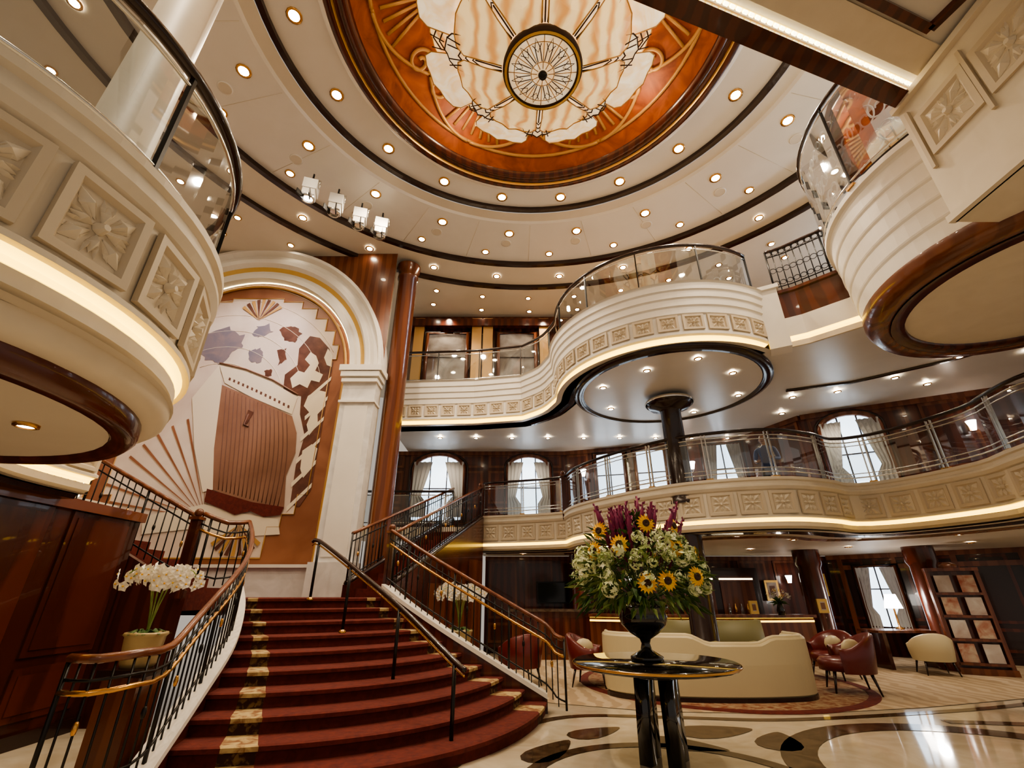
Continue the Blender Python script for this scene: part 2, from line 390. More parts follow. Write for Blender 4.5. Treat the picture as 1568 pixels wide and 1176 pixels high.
# downlights
b=B()
def dlight(x,y,z,r=.055):
    b.lathe((x,y,z),[(r*1.5,0),(r*1.5,-.015),(r*1.05,-.02),(r,-.012)],'brass',12)
    b.lathe((x,y,z-.012),[(r,0),(0,-.001)],'bulb',12)
def ering(a,bb,z,n,ph=0,r=.06,lo=-60,hi=240):
    for i in range(n):
        q=math.radians(lo+(hi-lo)*i/(n-1))+ph; dlight(cx+a*math.cos(q),cy+bb*math.sin(q),z,r)
ering(3.95,3.75,9.95,16,0,.085); ering(5.2,4.75,9.80,17,.1,.085); ering(6.2,5.5,9.80,20,.05,.07); ering(7.1,6.3,9.66,22,0,.07); 
ering(8.3,7.2,9.58,20,.06,.06,20,200); ering(9.2,7.9,9.58,16,.06,.06,30,170)
for (x,y) in((1.9,8.7),(2.6,7.9),(4.3,8.0),(4.9,9.1),(4.3,10.1),(2.3,9.9),(3.4,7.4)): dlight(x,y,5.42,.05)
for i in range(9): dlight(-2+i*1.0,12.2,5.46,.045)
for (x,y) in((6.2,9.3),(7.0,9.0),(7.7,8.3),(8.2,7.4),(6.5,10.3),(8.6,8.6),(9.3,7.2)): dlight(x,y,5.46,.05)
for (x,y) in((2.3,11.6),(3.2,10.3),(4.5,9.6),(5.8,9.9),(7.2,10.0),(8.4,9.0),(9,7.6),(2,13),(4,12.2),(6,12.2),(8,11.5),(10,10.5),(0.3,13.6),(10.5,8.6)): dlight(x,y,2.53,.055)
for (x,y) in((-2.75,2.45),(-2.95,1.75),(-3.5,2.9)): dlight(x,y,2.375,.04)
b.build('recessed_downlights')
b=B()
for i in range(14):
    q=math.radians(-30+i*18); x,y=cx+5.75*math.cos(q),cy+5.1*math.sin(q); b.lathe((x,y,9.80),[(.13,0),(.13,-.012),(.11,-.014)],'white',20); b.lathe((x,y,9.79),[(.11,0),(0,0)],'ceil',20)
b.build('ceiling_speakers')
for (x,y,z) in((-4.25,7.05,9.3),(-3.85,7.45,9.3),(-3.45,7.85,9.3),(-3.05,8.15,9.3)):
    b=B()
    b.tube([(x,y,9.7),(x,y,z+.25)],.02,'black',6)
    for s in(-1,1): b.tube([(x,y,z+.28),(x+s*.17,y,z+.2),(x+s*.17,y,z-.02)],.015,'chrome',6)
    b.box((x,y,z),(.28,.30,.26),'fixt',.3); b.box((x,y-.02,z-.2),(.24,.24,.16),'fixt',.3)
    b.lathe((x,y-.02,z-.29),[(.13,0),(.13,-.05),(.10,-.05)],'chrome',16); b.lathe((x,y-.02,z-.30),[(.10,0),(0,0)],'lampw' if x<-4 else 'chrome',16)
    for s in(-1,1): b.box((x+s*.1,y-.16,z-.33),(.02,.2,.14),'black',.3*s)
    b.build('theatre_spotlight')
# ================================================================== LEVEL 2
P2=cat([(-.85,13.3),(.4,12.95),(1.3,12.6)],.3)[:-1]+cat([(1.4,12.5),(1.55,11.6),(2.05,10.6),(2.75,9.65),(3.64,8.9),(4.97,8.5),(6.0,8.75),(6.63,9.1),(7.1,8.95),(7.5,8.35),(7.75,7.4),(7.6,6.8),(7.5,6.2),(7.7,5.6),(8.3,4.9),(9.5,4.3)],.18)
back2=[(13,4.3),(13,14.6),(-.85,14.6)]
b=B(); fascia(b,P2,3.5,2.6,2,True,False,.52)
b.poly(P2+back2,2.54,'ceil'); b.poly(P2+back2,3.12,'carpet2')
b.sweep(P2[6:-4],[(-.85,2.535),(-.93,2.50),(-1.0,2.535)],'wood2'); b.build('balcony')
b=B(); rail(b,P2,3.5,.95,sp=1.15); b.build('glass_balustrade')
PL=[(-4.9,-.8)]+arc((-3.37,1.87),1.48,-110,92,44)+cat([(-3.9,3.42),(-4.5,3.75),(-4.85,4.3),(-4.95,4.9),(-4.95,5.4)],.2)
b=B(); fascia(b,PL,3.5,2.58,2,True,True,.44)
b.poly(PL+[(-9.7,5.4),(-9.7,-.8)],2.56,'ceil'); b.poly(PL+[(-9.7,5.4),(-9.7,-.8)],3.12,'carpet2')
c0=(-3.37,1.95)
b.lathe((c0[0],c0[1],0),[(1.42,2.56),(1.41,2.50),(1.36,2.46),(1.30,2.45),(1.28,2.44)],'cream',64)
b.lathe((c0[0],c0[1],0),[(1.30,2.46),(1.30,2.38),(1.27,2.345),(1.19,2.34),(1.16,2.38)],'wood',64); b.lathe((c0[0],c0[1],0),[(1.16,2.375),(0,2.375)],'ceil',48)
b.build('balcony')
b=B(); rail(b,PL,3.5,.9,sp=1.1,double=False,hr=.04); b.build('glass_balustrade')
b=B(); b.lathe((-3.25,2.6,0),[(.28,3.12),(.28,3.3),(.22,3.35),(.20,9.7)],'cream',32); b.build('column')
b=B(); b.box((-8.85,7.4,3.0),(1.8,4.0,.24),'cream'); b.build('floor_gallery')
# ================================================================== LEVEL 3
P3a=[(-3.2,11.3),(-1,11.15),(.25,10.9)]
P3b=cat([(.3,10.85),(.75,10.35),(1.0,9.7)],.2)+arc((3.45,9.35),2.45,176,300,40)
P3=P3a+P3b
b=B(); fascia(b,P3,6.7,5.5,3,True,False,.42)
P3c=[(5.0,7.15),(5.25,7.0),(5.55,6.7),(5.85,6.4)]
back3=[(13,6.4),(13,14.6),(-3.2,14.6)]
b.poly(P3+P3c+back3,5.5,'ceil2'); b.poly(P3+P3c+back3,6.3,'carpet2')
b.lathe((3.35,8.95,0),[(2.0,5.5),(2.0,5.44),(1.86,5.40),(1.84,5.44),(1.80,5.44)],'wooddk',64); b.lathe((3.35,8.95,0),[(1.80,5.44),(0,5.44)],'ceil2',64)
b.sweep(P3[2:],[(-.30,5.5),(-.34,5.46),(-.42,5.46),(-.44,5.5)],'wooddk')
b.box((4.85,7.22,6.1),(.34,.3,1.24),'white',-.5); b.box((4.85,7.22,6.74),(.42,.38,.08),'white',-.5)
b.sweep(P3c,[(-.1,5.5),(0,5.52),(0,5.62)],'cream'); b.sweep(P3c,[(0,5.62),(-.04,5.63),(-.04,5.7),(.02,5.72)],'led'); b.sweep(P3c,[(.02,5.72),(.02,6.1)],'white'); b.sweep(P3c,[(.0,6.1),(.0,6.62),(.04,6.64),(.04,6.7),(-.2,6.7),(-.2,6.3)],'wood')
b.sweep([(5.9,9.0),(7,8.6),(8.2,7.6),(9,6.6)],[(.05,5.5),(.03,5.46),(-.03,5.46),(-.05,5.5)],'wooddk')
b.build('balcony')
b=B(); rail(b,P3,6.7,.98,sp=1.2,double=False); b.build('glass_balustrade')
def ironrail(name,base,h,sp=.12,post='black',hr='wooddk',zoff=0,double=False,orn=False):
    b=B(); L=lengths(base); n=int(L[-1]/sp)
    b.tube([(p[0],p[1],p[2]+h) for p in base],.032,hr,8)
    b.tube([(p[0],p[1],p[2]+.10) for p in base],.012,post,6)
    b.tube([(p[0],p[1],p[2]+h-.14) for p in base],.012,post,6)
    if double: b.tube([(p[0],p[1],p[2]+h-.22) for p in base],.020,'brass',8)
    for i in range(n+1):
        p,t=at(base,L,L[-1]*i/max(1,n))
        r=.009 if i%8 else .018
        b.tube([(p[0],p[1],p[2]),(p[0],p[1],p[2]+h*.45),(p[0],p[1],p[2]+h)],r,post,5)
        if orn and i<n:
            for zc_,rr in((p[2]+h-.07,.05),(p[2]+h*.5,.055),(p[2]+.19,.05)):
                b.tube([(p[0]+t.x*(sp/2+rr*math.cos(q)),p[1]+t.y*(sp/2+rr*math.cos(q)),zc_+rr*math.sin(q)) for q in [k*pi/5 for k in range(10)]],.008,post,4,True)
        elif i%4==2:
            b.ell((p[0],p[1],p[2]+h*.5),(.022,.022,.05),'brass' if i%8==2 else post,6,4)
    return b.build(name)
ironrail('iron_balustrade',[(p[0],p[1],6.7) for p in cat(P3c,.15)],.95,.11,orn=True)
# near-right round balcony
RC=(6.9,4.7); RR=2.04
b=B()
b.lathe((RC[0],RC[1],0),[(RR-.32,5.02),(RR-.28,5.0),(RR-.1,5.02),(RR-.04,5.12),(RR-.04,5.24)],'wood2',80)
b.lathe((RC[0],RC[1],0),[(0,5.06),(RR-.50,5.06)],'cream',64); b.lathe((RC[0],RC[1],0),[(RR-.50,5.06),(RR-.48,5.0),(RR-.32,5.0)],'wood',64)
z=5.24; pr=[]
for i in range(5):
    o=RR-.06+.02*i; pr+=[(o,z),(o,z+.22),(o+.015,z+.25)]; z+=.275
pr+=[(RR+.08,6.62),(RR+.08,6.7),(RR-.2,6.7),(RR-.2,6.3),(0,6.3)]
b.lathe((RC[0],RC[1],0),pr,'white',80,smooth=False); b.build('balcony')
cir=arc(RC,RR,0,-360,72); b=B(); rail(b,cir,6.7,1.7,sp=2.1,double=False)
rg=RR-.05
def GP(a,z): return (RC[0]+rg*math.cos(a),RC[1]+rg*math.sin(a),z)
for k in range(18):
    a0=math.radians(120+k*10)
    for (za,sg,R) in((7.1,1,.24),(7.62,-1,.26),(8.05,1,.17)):
        for s in(-1,1):
            pts=[]
            for i in range(20):
                t=i/19; q=t*2.4*pi; r=R*(1-.8*t); pts.append(GP(a0+s*.04+s*(r*math.sin(q)*.5)/rg*1.2,za+sg*(R-r*math.cos(q))*.8-sg*R*.6))
            b.tube(pts,.014,'etch',4)
b.build('glass_balustrade')
b=B(); X0=4.72
b.box((X0+.6,1.2,6.0),(1.2,5.0,1.8),'cream')
b.box((X0-.02,1.2,6.86),(.10,5.04,.08),'cream'); b.box((X0-.02,1.2,5.14),(.08,5.04,.08),'cream')
for i in range(7): rosette(b,(X0-.001,3.25-i*.68,6.25),Vector((0,-1)),.6,.62,True)
for i in range(7): b.box((X0-.015,3.6-i*.68,6.25),(.05,.04,.9),'cream2')
b.build('wall_beam_right')
b=B(); e0=Vector((4.9,3.69)); e1=Vector((-2.0,1.47)); d=(e1-e0).normalized(); nn=Vector((-d.y,d.x)); 
if nn.y>0: nn=-nn
sl=[e0,e1,e1+nn*5,e0+nn*5+Vector((0,-1.5))]
b.prism([tuple(p) for p in sl],6.96,7.3,'ceil2')
def strip(o0,o1,z,m,zt=None):
    q=[e0+nn*o0,e1+nn*o0,e1+nn*o1,e0+nn*o1]; b.prism([tuple(p) for p in q],z,z+.08,m)
strip(-.03,.17,6.86,'wood'); strip(.30,.60,6.93,'cream')
Ls=(e1-e0).length
for i in range(90):
    p=e0+d*(Ls*(i+.5)/90)+nn*.205; b.box((p.x,p.y,6.93),(.05,.03,.03),'ledw',math.atan2(d.y,d.x))
strip(.19,.22,6.945,'led')
q0=e0+nn*.68+d*.72; q1=e0+nn*.68+d*5; q2=q1+nn*3; q3=q0+nn*3
for a_,b_ in((q0,q1),(q0,q3)):
    t=(b_-a_).normalized(); s=Vector((-t.y,t.x))*.045; b.prism([tuple(a_-s),tuple(b_-s),tuple(b_+s),tuple(a_+s)],6.91,6.97,'wood')
b.build('ceiling_soffit')
# ================================================================== WALLS
def wallseg(name,p0,p1,z0,z1,m='wood',pan='wood',np=0,rows=((.1,.3),(.34,.95)),th=.15):
    b=B(); p0=Vector(p0);p1=Vector(p1); t=(p1-p0); L=t.length; t.normalize(); n=Vector((t.y,-t.x)); c=(p0+p1)/2-n*th/2; a=math.atan2(t.y,t.x)
    b.box((c.x,c.y,(z0+z1)/2),(L,th,z1-z0),m,a)
    H=z1-z0
    for i in range(np):
        s=L*(i+.5)/np; w=L/np*.78
        for r0,r1 in rows:
            q=p0+t*s+n*.012; b.box((q.x,q.y,z0+H*(r0+r1)/2),(w,.03,H*(r1-r0)),pan,a)
            b.box((q.x+n.x*.012,q.y+n.y*.012,z0+H*(r0+r1)/2),(w-.14,.03,H*(r1-r0)-.14),m,a)
    b.box((c.x+n.x*.1,c.y+n.y*.1,z1-.06),(L,.12,.12),'wood2' if m!='cream' else 'cream2',a); b.box((c.x+n.x*.09,c.y+n.y*.09,z0+.07),(L,.10,.14),'wooddk',a)
    return b.build(name)
wallseg('wall_back_deck_1',(-.8,14.8),(12,14.8),0,2.54,'wood','wood2',12)
wallseg('wall_right_deck_1',(9.4,14.6),(12.9,11.2),0,2.54,'wooddk','wood',5)
wallseg('wall_back_deck_2',(-4,13.75),(1.6,13.75),3.12,5.5,'wood','wood2',7,rows=((.1,.3),(.34,.75),(.79,.96)))
wallseg('wall_back_deck_2',(1.6,13.75),(6.4,12.3),3.12,5.5,'wood','wood2',6)
wallseg('wall_right_deck_2',(6.4,12.3),(7.1,10.6),3.12,5.5,'wood','wood2',2)
wallseg('wall_right_deck_2',(7.1,10.6),(12.8,7.6),3.12,5.5,'wood','wood2',6)
wallseg('wall_back_deck_3',(-3.2,12.5),(2.2,12.5),6.3,9.6,'wood','wood2',6,rows=((.05,.3),(.8,.97)))
wallseg('wall_back_deck_3',(2.2,12.5),(9,11.5),6.3,9.6,'wood','wood2',8)
wallseg('wall_right_deck_3',(9,11.5),(12.8,6),6.3,9.6,'cream','cream2',5)
wallseg('wall_left',(-9.8,-1),(-9.8,9.5),0,9.6,'cream','cream2',6)
wallseg('wall_left_deck_1',(-5.35,-.5),(-5.35,6.8),0,2.55,'wood','wood',6)
def window(name,p,t,w,z0,zs,arch=True,glow='day',curt=True,mull=2):
    b=B(); t=Vector(t).normalized(); n=Vector((t.y,-t.x))
    def P(a,z,o): return (p[0]+t.x*a+n.x*o,p[1]+t.y*a+n.y*o,z)
    r=w/2; top=[(r*math.cos(pi*i/12),zs+ (r*.62*math.sin(pi*i/12) if arch else 0)) for i in range(13)] if arch else [(r,zs),(-r,zs)]
    out=[(-r,z0),(r,z0)]+top
    def prism(pts,o0,o1,m):
        k=len(pts); vs=[P(a,z,o0) for a,z in pts]+[P(a,z,o1) for a,z in pts]
        b.add(vs,[tuple(range(k,2*k))]+[(i,(i+1)%k,(i+1)%k+k,i+k) for i in range(k)],m)
    prism(out,.02,.05,glow)
    o2=[P(a,z,.09) for a,z in out]; b.tube(o2,.065,'wood2',8,True)
    o2=[P(a*1.14,z0+(z-z0)*1.03,.05) for a,z in out]; b.tube(o2,.04,'wooddk',6,True)
    for i in range(1,mull+1):
        a=-r+w*i/(mull+1); b.tube([P(a,z0,.07),P(a,zs+(r*.5 if arch else 0),.07)],.018,'wooddk',6)
    b.tube([P(-r,z0+(zs-z0)*.62,.07),P(r,z0+(zs-z0)*.62,.07)],.018,'wooddk',6)
    if curt:
        for s in(-1,1):
            vs=[];fs=[];K=13
            for i in range(9):
                z=zs+(.28*r if arch else -.02)-(zs+.1-z0)*i/8; f=abs(i-5)/5
                for j in range(K):
                    u=j/(K-1); inner=r*.12+(r*.5)*(1-f*.75 if i<6 else .55)
                    a=s*(r-(r-inner)*u); vs.append(P(a,z,.14+.035*math.sin(j*2.1)))
            for i in range(8):
                for j in range(K-1): q=i*K+j; fs.append((q,q+1,q+K+1,q+K))
            b.add(vs,fs,'curtain',True)
    return b.build(name)
window('window_1',(-2.2,13.67),(1,0),1.5,3.4,4.92)
window('window_2',(.5,13.67),(1,0),1.25,3.4,4.95)
tt=(4.8,-1.45)
window('window_3',(2.9,13.28),tt,.85,3.6,5.3,False,curt=False,mull=1)
window('window_4',(4.0,12.95),tt,.85,3.6,5.3,False,curt=False,mull=1)
window('window_5',(5.85,12.39),tt,.95,3.5,5.3,False,mull=1)
window('window_6',(7.85,10.12),(5.7,-3),1.15,3.4,5.0)
window('window_7',(10.15,13.78),(3.5,-3.4),.9,.7,2.2,False,mull=1)
window('window_8',(-2.0,12.4),(1,0),1.25,6.7,8.9,False,'day2',False,0)
window('window_9',(.15,12.4),(1,0),1.15,6.7,8.9,False,'day2',False,0)
for i,(x,y) in enumerate(((9.9,10.1),(11.0,8.5),(12.1,6.9))): window('window_%d'%(10+i),(x,y),(3.8,-5.5),1.4,7.0,9.0,False,'day',False,1)  # added windows, put in as a source for the cool ceiling light
b=B()
for x in(-2.9,-1.1,-.75,1.0,1.6): b.box((x,12.36,7.9),(.3,.14,3.1),'gold2')
b.box((-.6,12.3,9.25),(5.4,.2,.25),'wood'); b.build('trim_pilasters')
for (x,y,z0,z1,r) in((-2.80,10.0,1.45,9.58,.24),):
    b=B(); b.lathe((x,y,0),[(r*1.3,z0),(r*1.3,z0+.15),(r*1.05,z0+.25),(r,z0+.3),(r,z1-.45),(r*1.12,z1-.42),(r*1.12,z1-.34),(r,z1-.3),(r*1.25,z1-.12),(r*1.3,z1)],'wood2',32); b.build('column')
b=B(); x,y=3.45,9.3
b.lathe((x,y,0),[(.30,0),(.30,.15),(.24,.2),(.22,2.54)],'wooddk',28)
b.lathe((x,y,0),[(.30,3.12),(.30,3.25),(.23,3.3),(.21,5.1),(.24,5.13),(.42,5.2),(.5,5.3),(.5,5.34),(.44,5.36)],'wooddk',28)
b.lathe((x,y,0),[(.505,5.28),(.52,5.31),(.505,5.34)],'chrome',28); b.build('column')
for (x,y) in((9.7,11.6),(7.6,12.6),(1.9,13.6)):
    b=B(); b.lathe((x,y,0),[(.34,0),(.34,.2),(.27,.26),(.26,2.1),(.31,2.2),(.31,2.54)],'wood',24); b.build('column')
# ================================================================== MURAL ARCH
AX,AZ,WY=-6.45,6.2,9.5
b=B(); 
b.box((-6.45,WY+.35,5.5),(6.7,.1,8.2),'cream')
def archpts(r,ry,z0,n=40):
    return [(AX+r,z0)]+[(AX+r*math.cos(pi*i/n),AZ+ry*math.sin(pi*i/n)) for i in range(n+1)]+[(AX-r,z0)]
def archband(b,r0,ry0,y0,r1,ry1,y1,z0,m,sm=False):
    A=archpts(r0,ry0,z0);Bp=archpts(r1,ry1,z0); n=len(A)
    b.add([(p[0],y0,p[1]) for p in A]+[(p[0],y1,p[1]) for p in Bp],[(i,i+1,i+1+n,i+n) for i in range(n-1)],m,sm)
rs=[2.62,2.66,2.78,2.82,2.9,3.0,3.06,3.16,3.24,3.32,3.38,3.45]; ys=[.25,.0,-.02,.05,.05,-.0,-.12,-.14,-.06,-.06,-.20,-.2]
for i in range(len(rs)-1):
    archband(b,rs[i],rs[i],WY+ys[i],rs[i+1],rs[i+1],WY+ys[i+1],AZ,'white' if i!=4 else 'gold',False)
archband(b,3.45,3.45,WY-.2,3.45,3.45,WY+.4,AZ,'white')
archband(b,2.62,2.62,WY+.25,2.66,2.66,WY+.0,2.0,'white')
sp=archpts(3.44,3.44,AZ)
pts=[(p[0],p[1]) for p in sp[1:-1]]
n=len(pts); b.add([(p[0],WY+.02,p[1]) for p in pts]+[(p[0],WY+.02,9.66) for p in pts],[(i,i+1,i+1+n,i+n) for i in range(n-1)],'wood2')
for s in(1,-1):
    x=AX+s*3.04
    b.box((x,WY-.02,3.8),(.74,.35,4.7),'marblew'); b.box((x,WY-.05,1.75),(.86,.5,.6),'marblew')
    for k,(z,w,h) in enumerate(((6.15,.95,.14),(6.0,.86,.12),(5.85,.8,.08),(5.35,.8,.05))): b.box((x,WY-.04,z),(w,.42+.04*(3-k),h),'white')
    b.box((x,WY-.205,3.7),(.5,.02,3.1),'white')
b.build('wall_arch')
b=B(); b.box((-6.4,WY+.1,1.7),(5.5,.35,.52),'marblew'); b.box((-6.4,WY+.08,1.99),(5.5,.42,.06),'white'); b.build('baseboard_back')
# mural : ocean liner bow, world map, stepped deco border
b=B(); y0=WY+.2
def mp(pts,m,o): 
    t=geometry.tessellate_polygon([[Vector((p[0],p[1],0)) for p in pts]]); b.add([(p[0],y0-o,p[1]) for p in pts],[tuple(k) for k in t],m)
zb=2.0
full=[(AX-2.6,zb),(AX+2.6,zb),(AX+2.6,AZ)]+[(AX+2.6*math.cos(pi*i/40),AZ+2.6*math.sin(pi*i/40)) for i in range(1,40)]+[(AX-2.6,AZ)]
mp(full,'mbg',0)
def stair(pts):
    o=[pts[0]]
    for p in pts[1:]:
        o.append((o[-1][0],p[1])); o.append(p)
    return o
R=[(-5.0,2.45),(-4.75,2.75),(-4.5,3.0),(-4.3,3.4),(-4.2,6.6),(-4.35,7.0),(-4.6,7.4),(-4.9,7.75),(-5.3,8.05),(-5.8,8.25),(-6.45,8.35)]
Rs=stair(R); Lsx=[(2*AX-p[0],p[1]) for p in Rs][::-1]
mp([(-5.0,2.15)]+Rs+Lsx+[(2*AX+5.0,2.15)],'msky',.006)
mp([(-5.30,5.75),(-5.35,6.2),(-5.1,6.45),(-5.15,6.9),(-4.95,7.25),(-4.7,7.2),(-4.42,6.9),(-4.26,6.5),(-4.24,3.5),(-4.42,3.15),(-4.62,3.2),(-4.66,4.0),(-4.60,4.7),(-4.80,5.2),(-4.86,5.65)],'mdk',.012)
land=[[(-5.2,6.1),(-5.05,6.3),(-4.9,6.25),(-4.8,6.45),(-4.95,6.6),(-4.85,6.8),(-4.7,6.7),(-4.6,6.5),(-4.65,6.3),(-4.45,6.2),(-4.5,6.0),(-4.7,6.05),(-4.75,5.85),(-4.95,5.95),(-5.1,5.85)],
[(-4.45,6.9),(-4.3,6.7),(-4.28,6.4),(-4.4,6.45),(-4.5,6.65)],
[(-4.7,5.65),(-4.5,5.8),(-4.3,5.75),(-4.26,5.4),(-4.4,5.2),(-4.35,4.95),(-4.5,4.7),(-4.6,4.95),(-4.55,5.2),(-4.75,5.4)],
[(-4.58,4.35),(-4.4,4.5),(-4.26,4.4),(-4.28,4.0),(-4.45,3.75),(-4.55,3.95)]]
for l in land: mp(l,'mcream',.018)
# continents on the pale sky (irregular coast outlines)
rnd=random.Random(11)
def coast(pts,m,o,j=.05):
    out=[]
    for i in range(len(pts)):
        a=Vector(pts[i]); c_=Vector(pts[(i+1)%len(pts)])
        for k in range(4):
            p=a.lerp(c_,k/4); out.append((p.x+rnd.uniform(-j,j),p.y+rnd.uniform(-j,j)))
    mp(out,m,o)
coast([(-7.6,7.3),(-7.0,7.5),(-6.6,7.25),(-6.5,6.95),(-6.75,6.8),(-6.9,6.5),(-7.2,6.55),(-7.6,6.8)],'mblue',.012)
coast([(-6.3,7.55),(-6.0,7.6),(-5.9,7.35),(-6.15,7.2),(-6.35,7.3)],'mblue',.012,.04)
coast([(-6.35,6.85),(-6.1,6.9),(-5.95,6.7),(-6.0,6.5),(-6.25,6.55)],'mblue',.012,.03)
coast([(-5.75,7.45),(-5.4,7.55),(-5.15,7.3),(-5.3,7.05),(-5.55,7.1)],'mdk',.012,.04)
coast([(-5.65,6.85),(-5.45,6.9),(-5.4,6.6),(-5.55,6.45)],'mdk',.012,.03)
coast([(-5.85,6.3),(-5.7,6.35),(-5.65,6.18),(-5.8,6.12)],'mdk',.012,.02)
for i in range(6):
    a0=(-4.66,3.05+i*.5); mp([a0,(-4.24,a0[1]+.5),(-4.24,a0[1]+.60),(-4.68,a0[1]+.1)],'mcream',.02)
for i in range(6):
    r=1.2+i*.45; b.tube([(-6.9+r*math.cos(q),y0-.010,5.3+r*math.sin(q)) for q in [math.radians(20+k*5) for k in range(20)] if -9<-6.9+r*math.cos(q)<-4.25],.007,'mcream',4)
# hull: lit port side, shaded starboard side, white deck band with portholes
mp([(-6.95,6.45),(-6.3,6.28),(-5.6,6.0),(-4.93,5.62),(-4.98,5.2),(-5.35,5.35),(-6.0,5.62),(-6.7,5.98)],'mcream',.024)
for i in range(14):
    t=(i+1)/15; x=-6.75+1.75*t; z=6.25-.72*t-.08*t*t; mp([(x,z-.15),(x+.05,z-.17),(x+.05,z-.10),(x,z-.08)],'hull2',.026)
b.tube([(-6.95,y0-.028,6.5),(-6.3,y0-.028,6.34),(-5.6,y0-.028,6.06),(-4.93,y0-.028,5.68)],.018,'hull',4)
hull=[(-6.75,5.93),(-6.2,5.70),(-5.5,5.40),(-4.96,5.15),(-4.78,4.75),(-4.72,4.3),(-4.82,3.8),(-4.72,3.1),(-5.4,3.2),(-6.3,3.5),(-6.52,4.4)]
mp(hull,'hull',.026)
for i in range(1,17):
    t=i/17; x0=-6.72+1.72*t; zt=5.86-.70*t; x1=-6.27+1.5*t; zb_=3.52-.40*t
    pts=[(x0+(x1-x0)*k/8 + .10*math.sin(pi*k/8)*t, y0-.027, zt+(zb_-zt)*k/8) for k in range(9)]
    b.tube(pts,.009,'hull2',4)
mp([(-6.95,6.45),(-6.75,5.93),(-6.52,4.4),(-6.3,3.5),(-6.5,3.45),(-6.95,4.4),(-7.35,5.6)],'mcream',.026)
mp([(-6.42,3.52),(-5.4,3.24),(-4.72,3.14),(-4.76,2.98),(-5.1,2.94),(-5.4,3.06),(-5.7,2.98),(-6.0,3.1),(-6.4,3.25)],'carpet',.040)
mp([(-5.98,5.3),(-5.84,5.24),(-5.92,4.98),(-6.02,4.92)],'mdk',.040)
b.tube([(-5.95,y0-.034,5.2),(-6.0,y0-.034,4.95),(-5.88,y0-.034,4.9)],.02,'mdk',5)
mp([(-7.6,2.95),(-6.4,3.2),(-5.4,2.98),(-4.8,2.9),(-4.7,2.6),(-5.6,2.55),(-6.6,2.7),(-7.5,2.6)],'mcream',.022)
for i in range(11):
    a=math.radians(98+i*8); c0m=(-6.3,2.9); r=2.4; mp([c0m,(c0m[0]+r*math.cos(a),c0m[1]+r*math.sin(a)),(c0m[0]+r*math.cos(a+.022),c0m[1]+r*math.sin(a+.022))],'mbg',.02)
for (cx0,cz0,sg) in((AX+.15,7.7,1),(AX+.9,2.8,-1)):
    for i in range(-4,5):
        a=sg*pi/2+i*.22; r=.62; mp([(cx0,cz0),(cx0+r*math.cos(a-.07),cz0+r*math.sin(a-.07)),(cx0+r*math.cos(a+.07),cz0+r*math.sin(a+.07))],'mdk' if i%2 else 'gold2',.03)
b.tube([(AX+ (p[0]-AX)*.965,y0-.03,p[1] if p[1]<=AZ else AZ+(p[1]-AZ)*.965) for p in full],.035,'gold2',6,True)
b.tube([(p[0],y0-.012,p[1]) for p in [(-5.0,2.15)]+Rs+Lsx+[(2*AX+5.0,2.15)]],.014,'gold2',4,True)
b.build('mural_painting')
b=B(); A=archpts(2.63,2.63,2.05); b.tube([(p[0],WY+.17,p[1]) for p in A],.016,'ledw',6); b.build('trim_arch_light')
# ================================================================== STAIRS
NS=10; rh=.145
Lp=cat([(-2.95,4.55),(-3.12,5.3),(-3.33,6.1),(-3.68,6.8),(-4.05,7.3)],.1); Rp=cat([(.5,7.7),(-.25,7.75),(-.95,7.85),(-1.6,8.05),(-2.1,8.3)],.1)
LL=lengths(Lp);RL=lengths(Rp)
def nose(i,off=0):
    t=(i-1)/(NS-1); l,_=at(Lp,LL,LL[-1]*t); r,_=at(Rp,RL,RL[-1]*t)
    l=Vector(l);r=Vector(r); sag=.95*(1-t)**1.2; d=(r-l); pn=Vector((d.y,-d.x)).normalized(); out=[]
    for k in range(33):
        s=k/32; out.append(l+d*s+pn*(sag*4*s*(1-s)+off))
    return out
b=B()
cols=[(0,3,0),(3,5,1),(5,28,0),(28,30,1),(30,32,0)]
for i in range(1,NS+1):
    a=nose(i); z1=rh*i; z0=z1-rh; inn=nose(i,-.035); nx=nose(i+1,-.035) if i<NS else nose(i,-.35)
    for s0,s1,bd in cols:
        vs=[]
        for k in range(s0,s1+1):
            vs+=[(inn[k].x,inn[k].y,z0),(inn[k].x,inn[k].y,z1-.06),(a[k].x,a[k].y,z1-.045),(a[k].x,a[k].y,z1-.010),(inn[k].x,inn[k].y,z1),(nx[k].x,nx[k].y,z1)]
        for j in range(5):
            fs=[(k*6+j,k*6+j+6,k*6+j+7,k*6+j+1) for k in range(s1-s0)]
            b.add(vs,fs,'carpet' if not bd else ('carpetd' if j in(0,1) else 'carpetb'))
b.build('grand_staircase')
b=B(); n10=[tuple(p) for p in nose(NS,-.1)]
b.prism(n10+[(-1.95,8.9),(-2.3,9.5),(-9.3,9.5),(-9.3,8.1),(-4.5,8.0)],1.2,1.448,'carpet')
b.build('floor_landing')
def curb(name,path,z,w=.16,extra=.16,side=1):
    b=B(); b.sweep(path,[(-w/2,-3),(-w/2,extra-.05),(w/2,extra-.05),(w/2,-3)],'wood',zs=z)
    b.sweep(path,[(-w/2-.02,extra-.06),(-w/2-.02,extra),(w/2+.02,extra),(w/2+.02,extra-.06)],'white',zs=z)
    for k,v in enumerate(b.v):
        if v[2]<0: b.v[k]=(v[0],v[1],0)
    return b.build(name)
def zpath(P,L): return [rh*.5+ (rh*NS-rh*.2)*(l/L[-1]) for l in L]
Lz=zpath(Lp,LL); Rz=zpath(Rp,RL)
curb('staircase_curb',Lp,Lz); curb('staircase_curb',Rp,Rz)
base=[(p[0],p[1],z+.16) for p,z in zip(Lp,Lz)]
pre=[(-3.35,4.02,.2),(-3.1,3.98,.2),(-2.92,4.2,.22)]
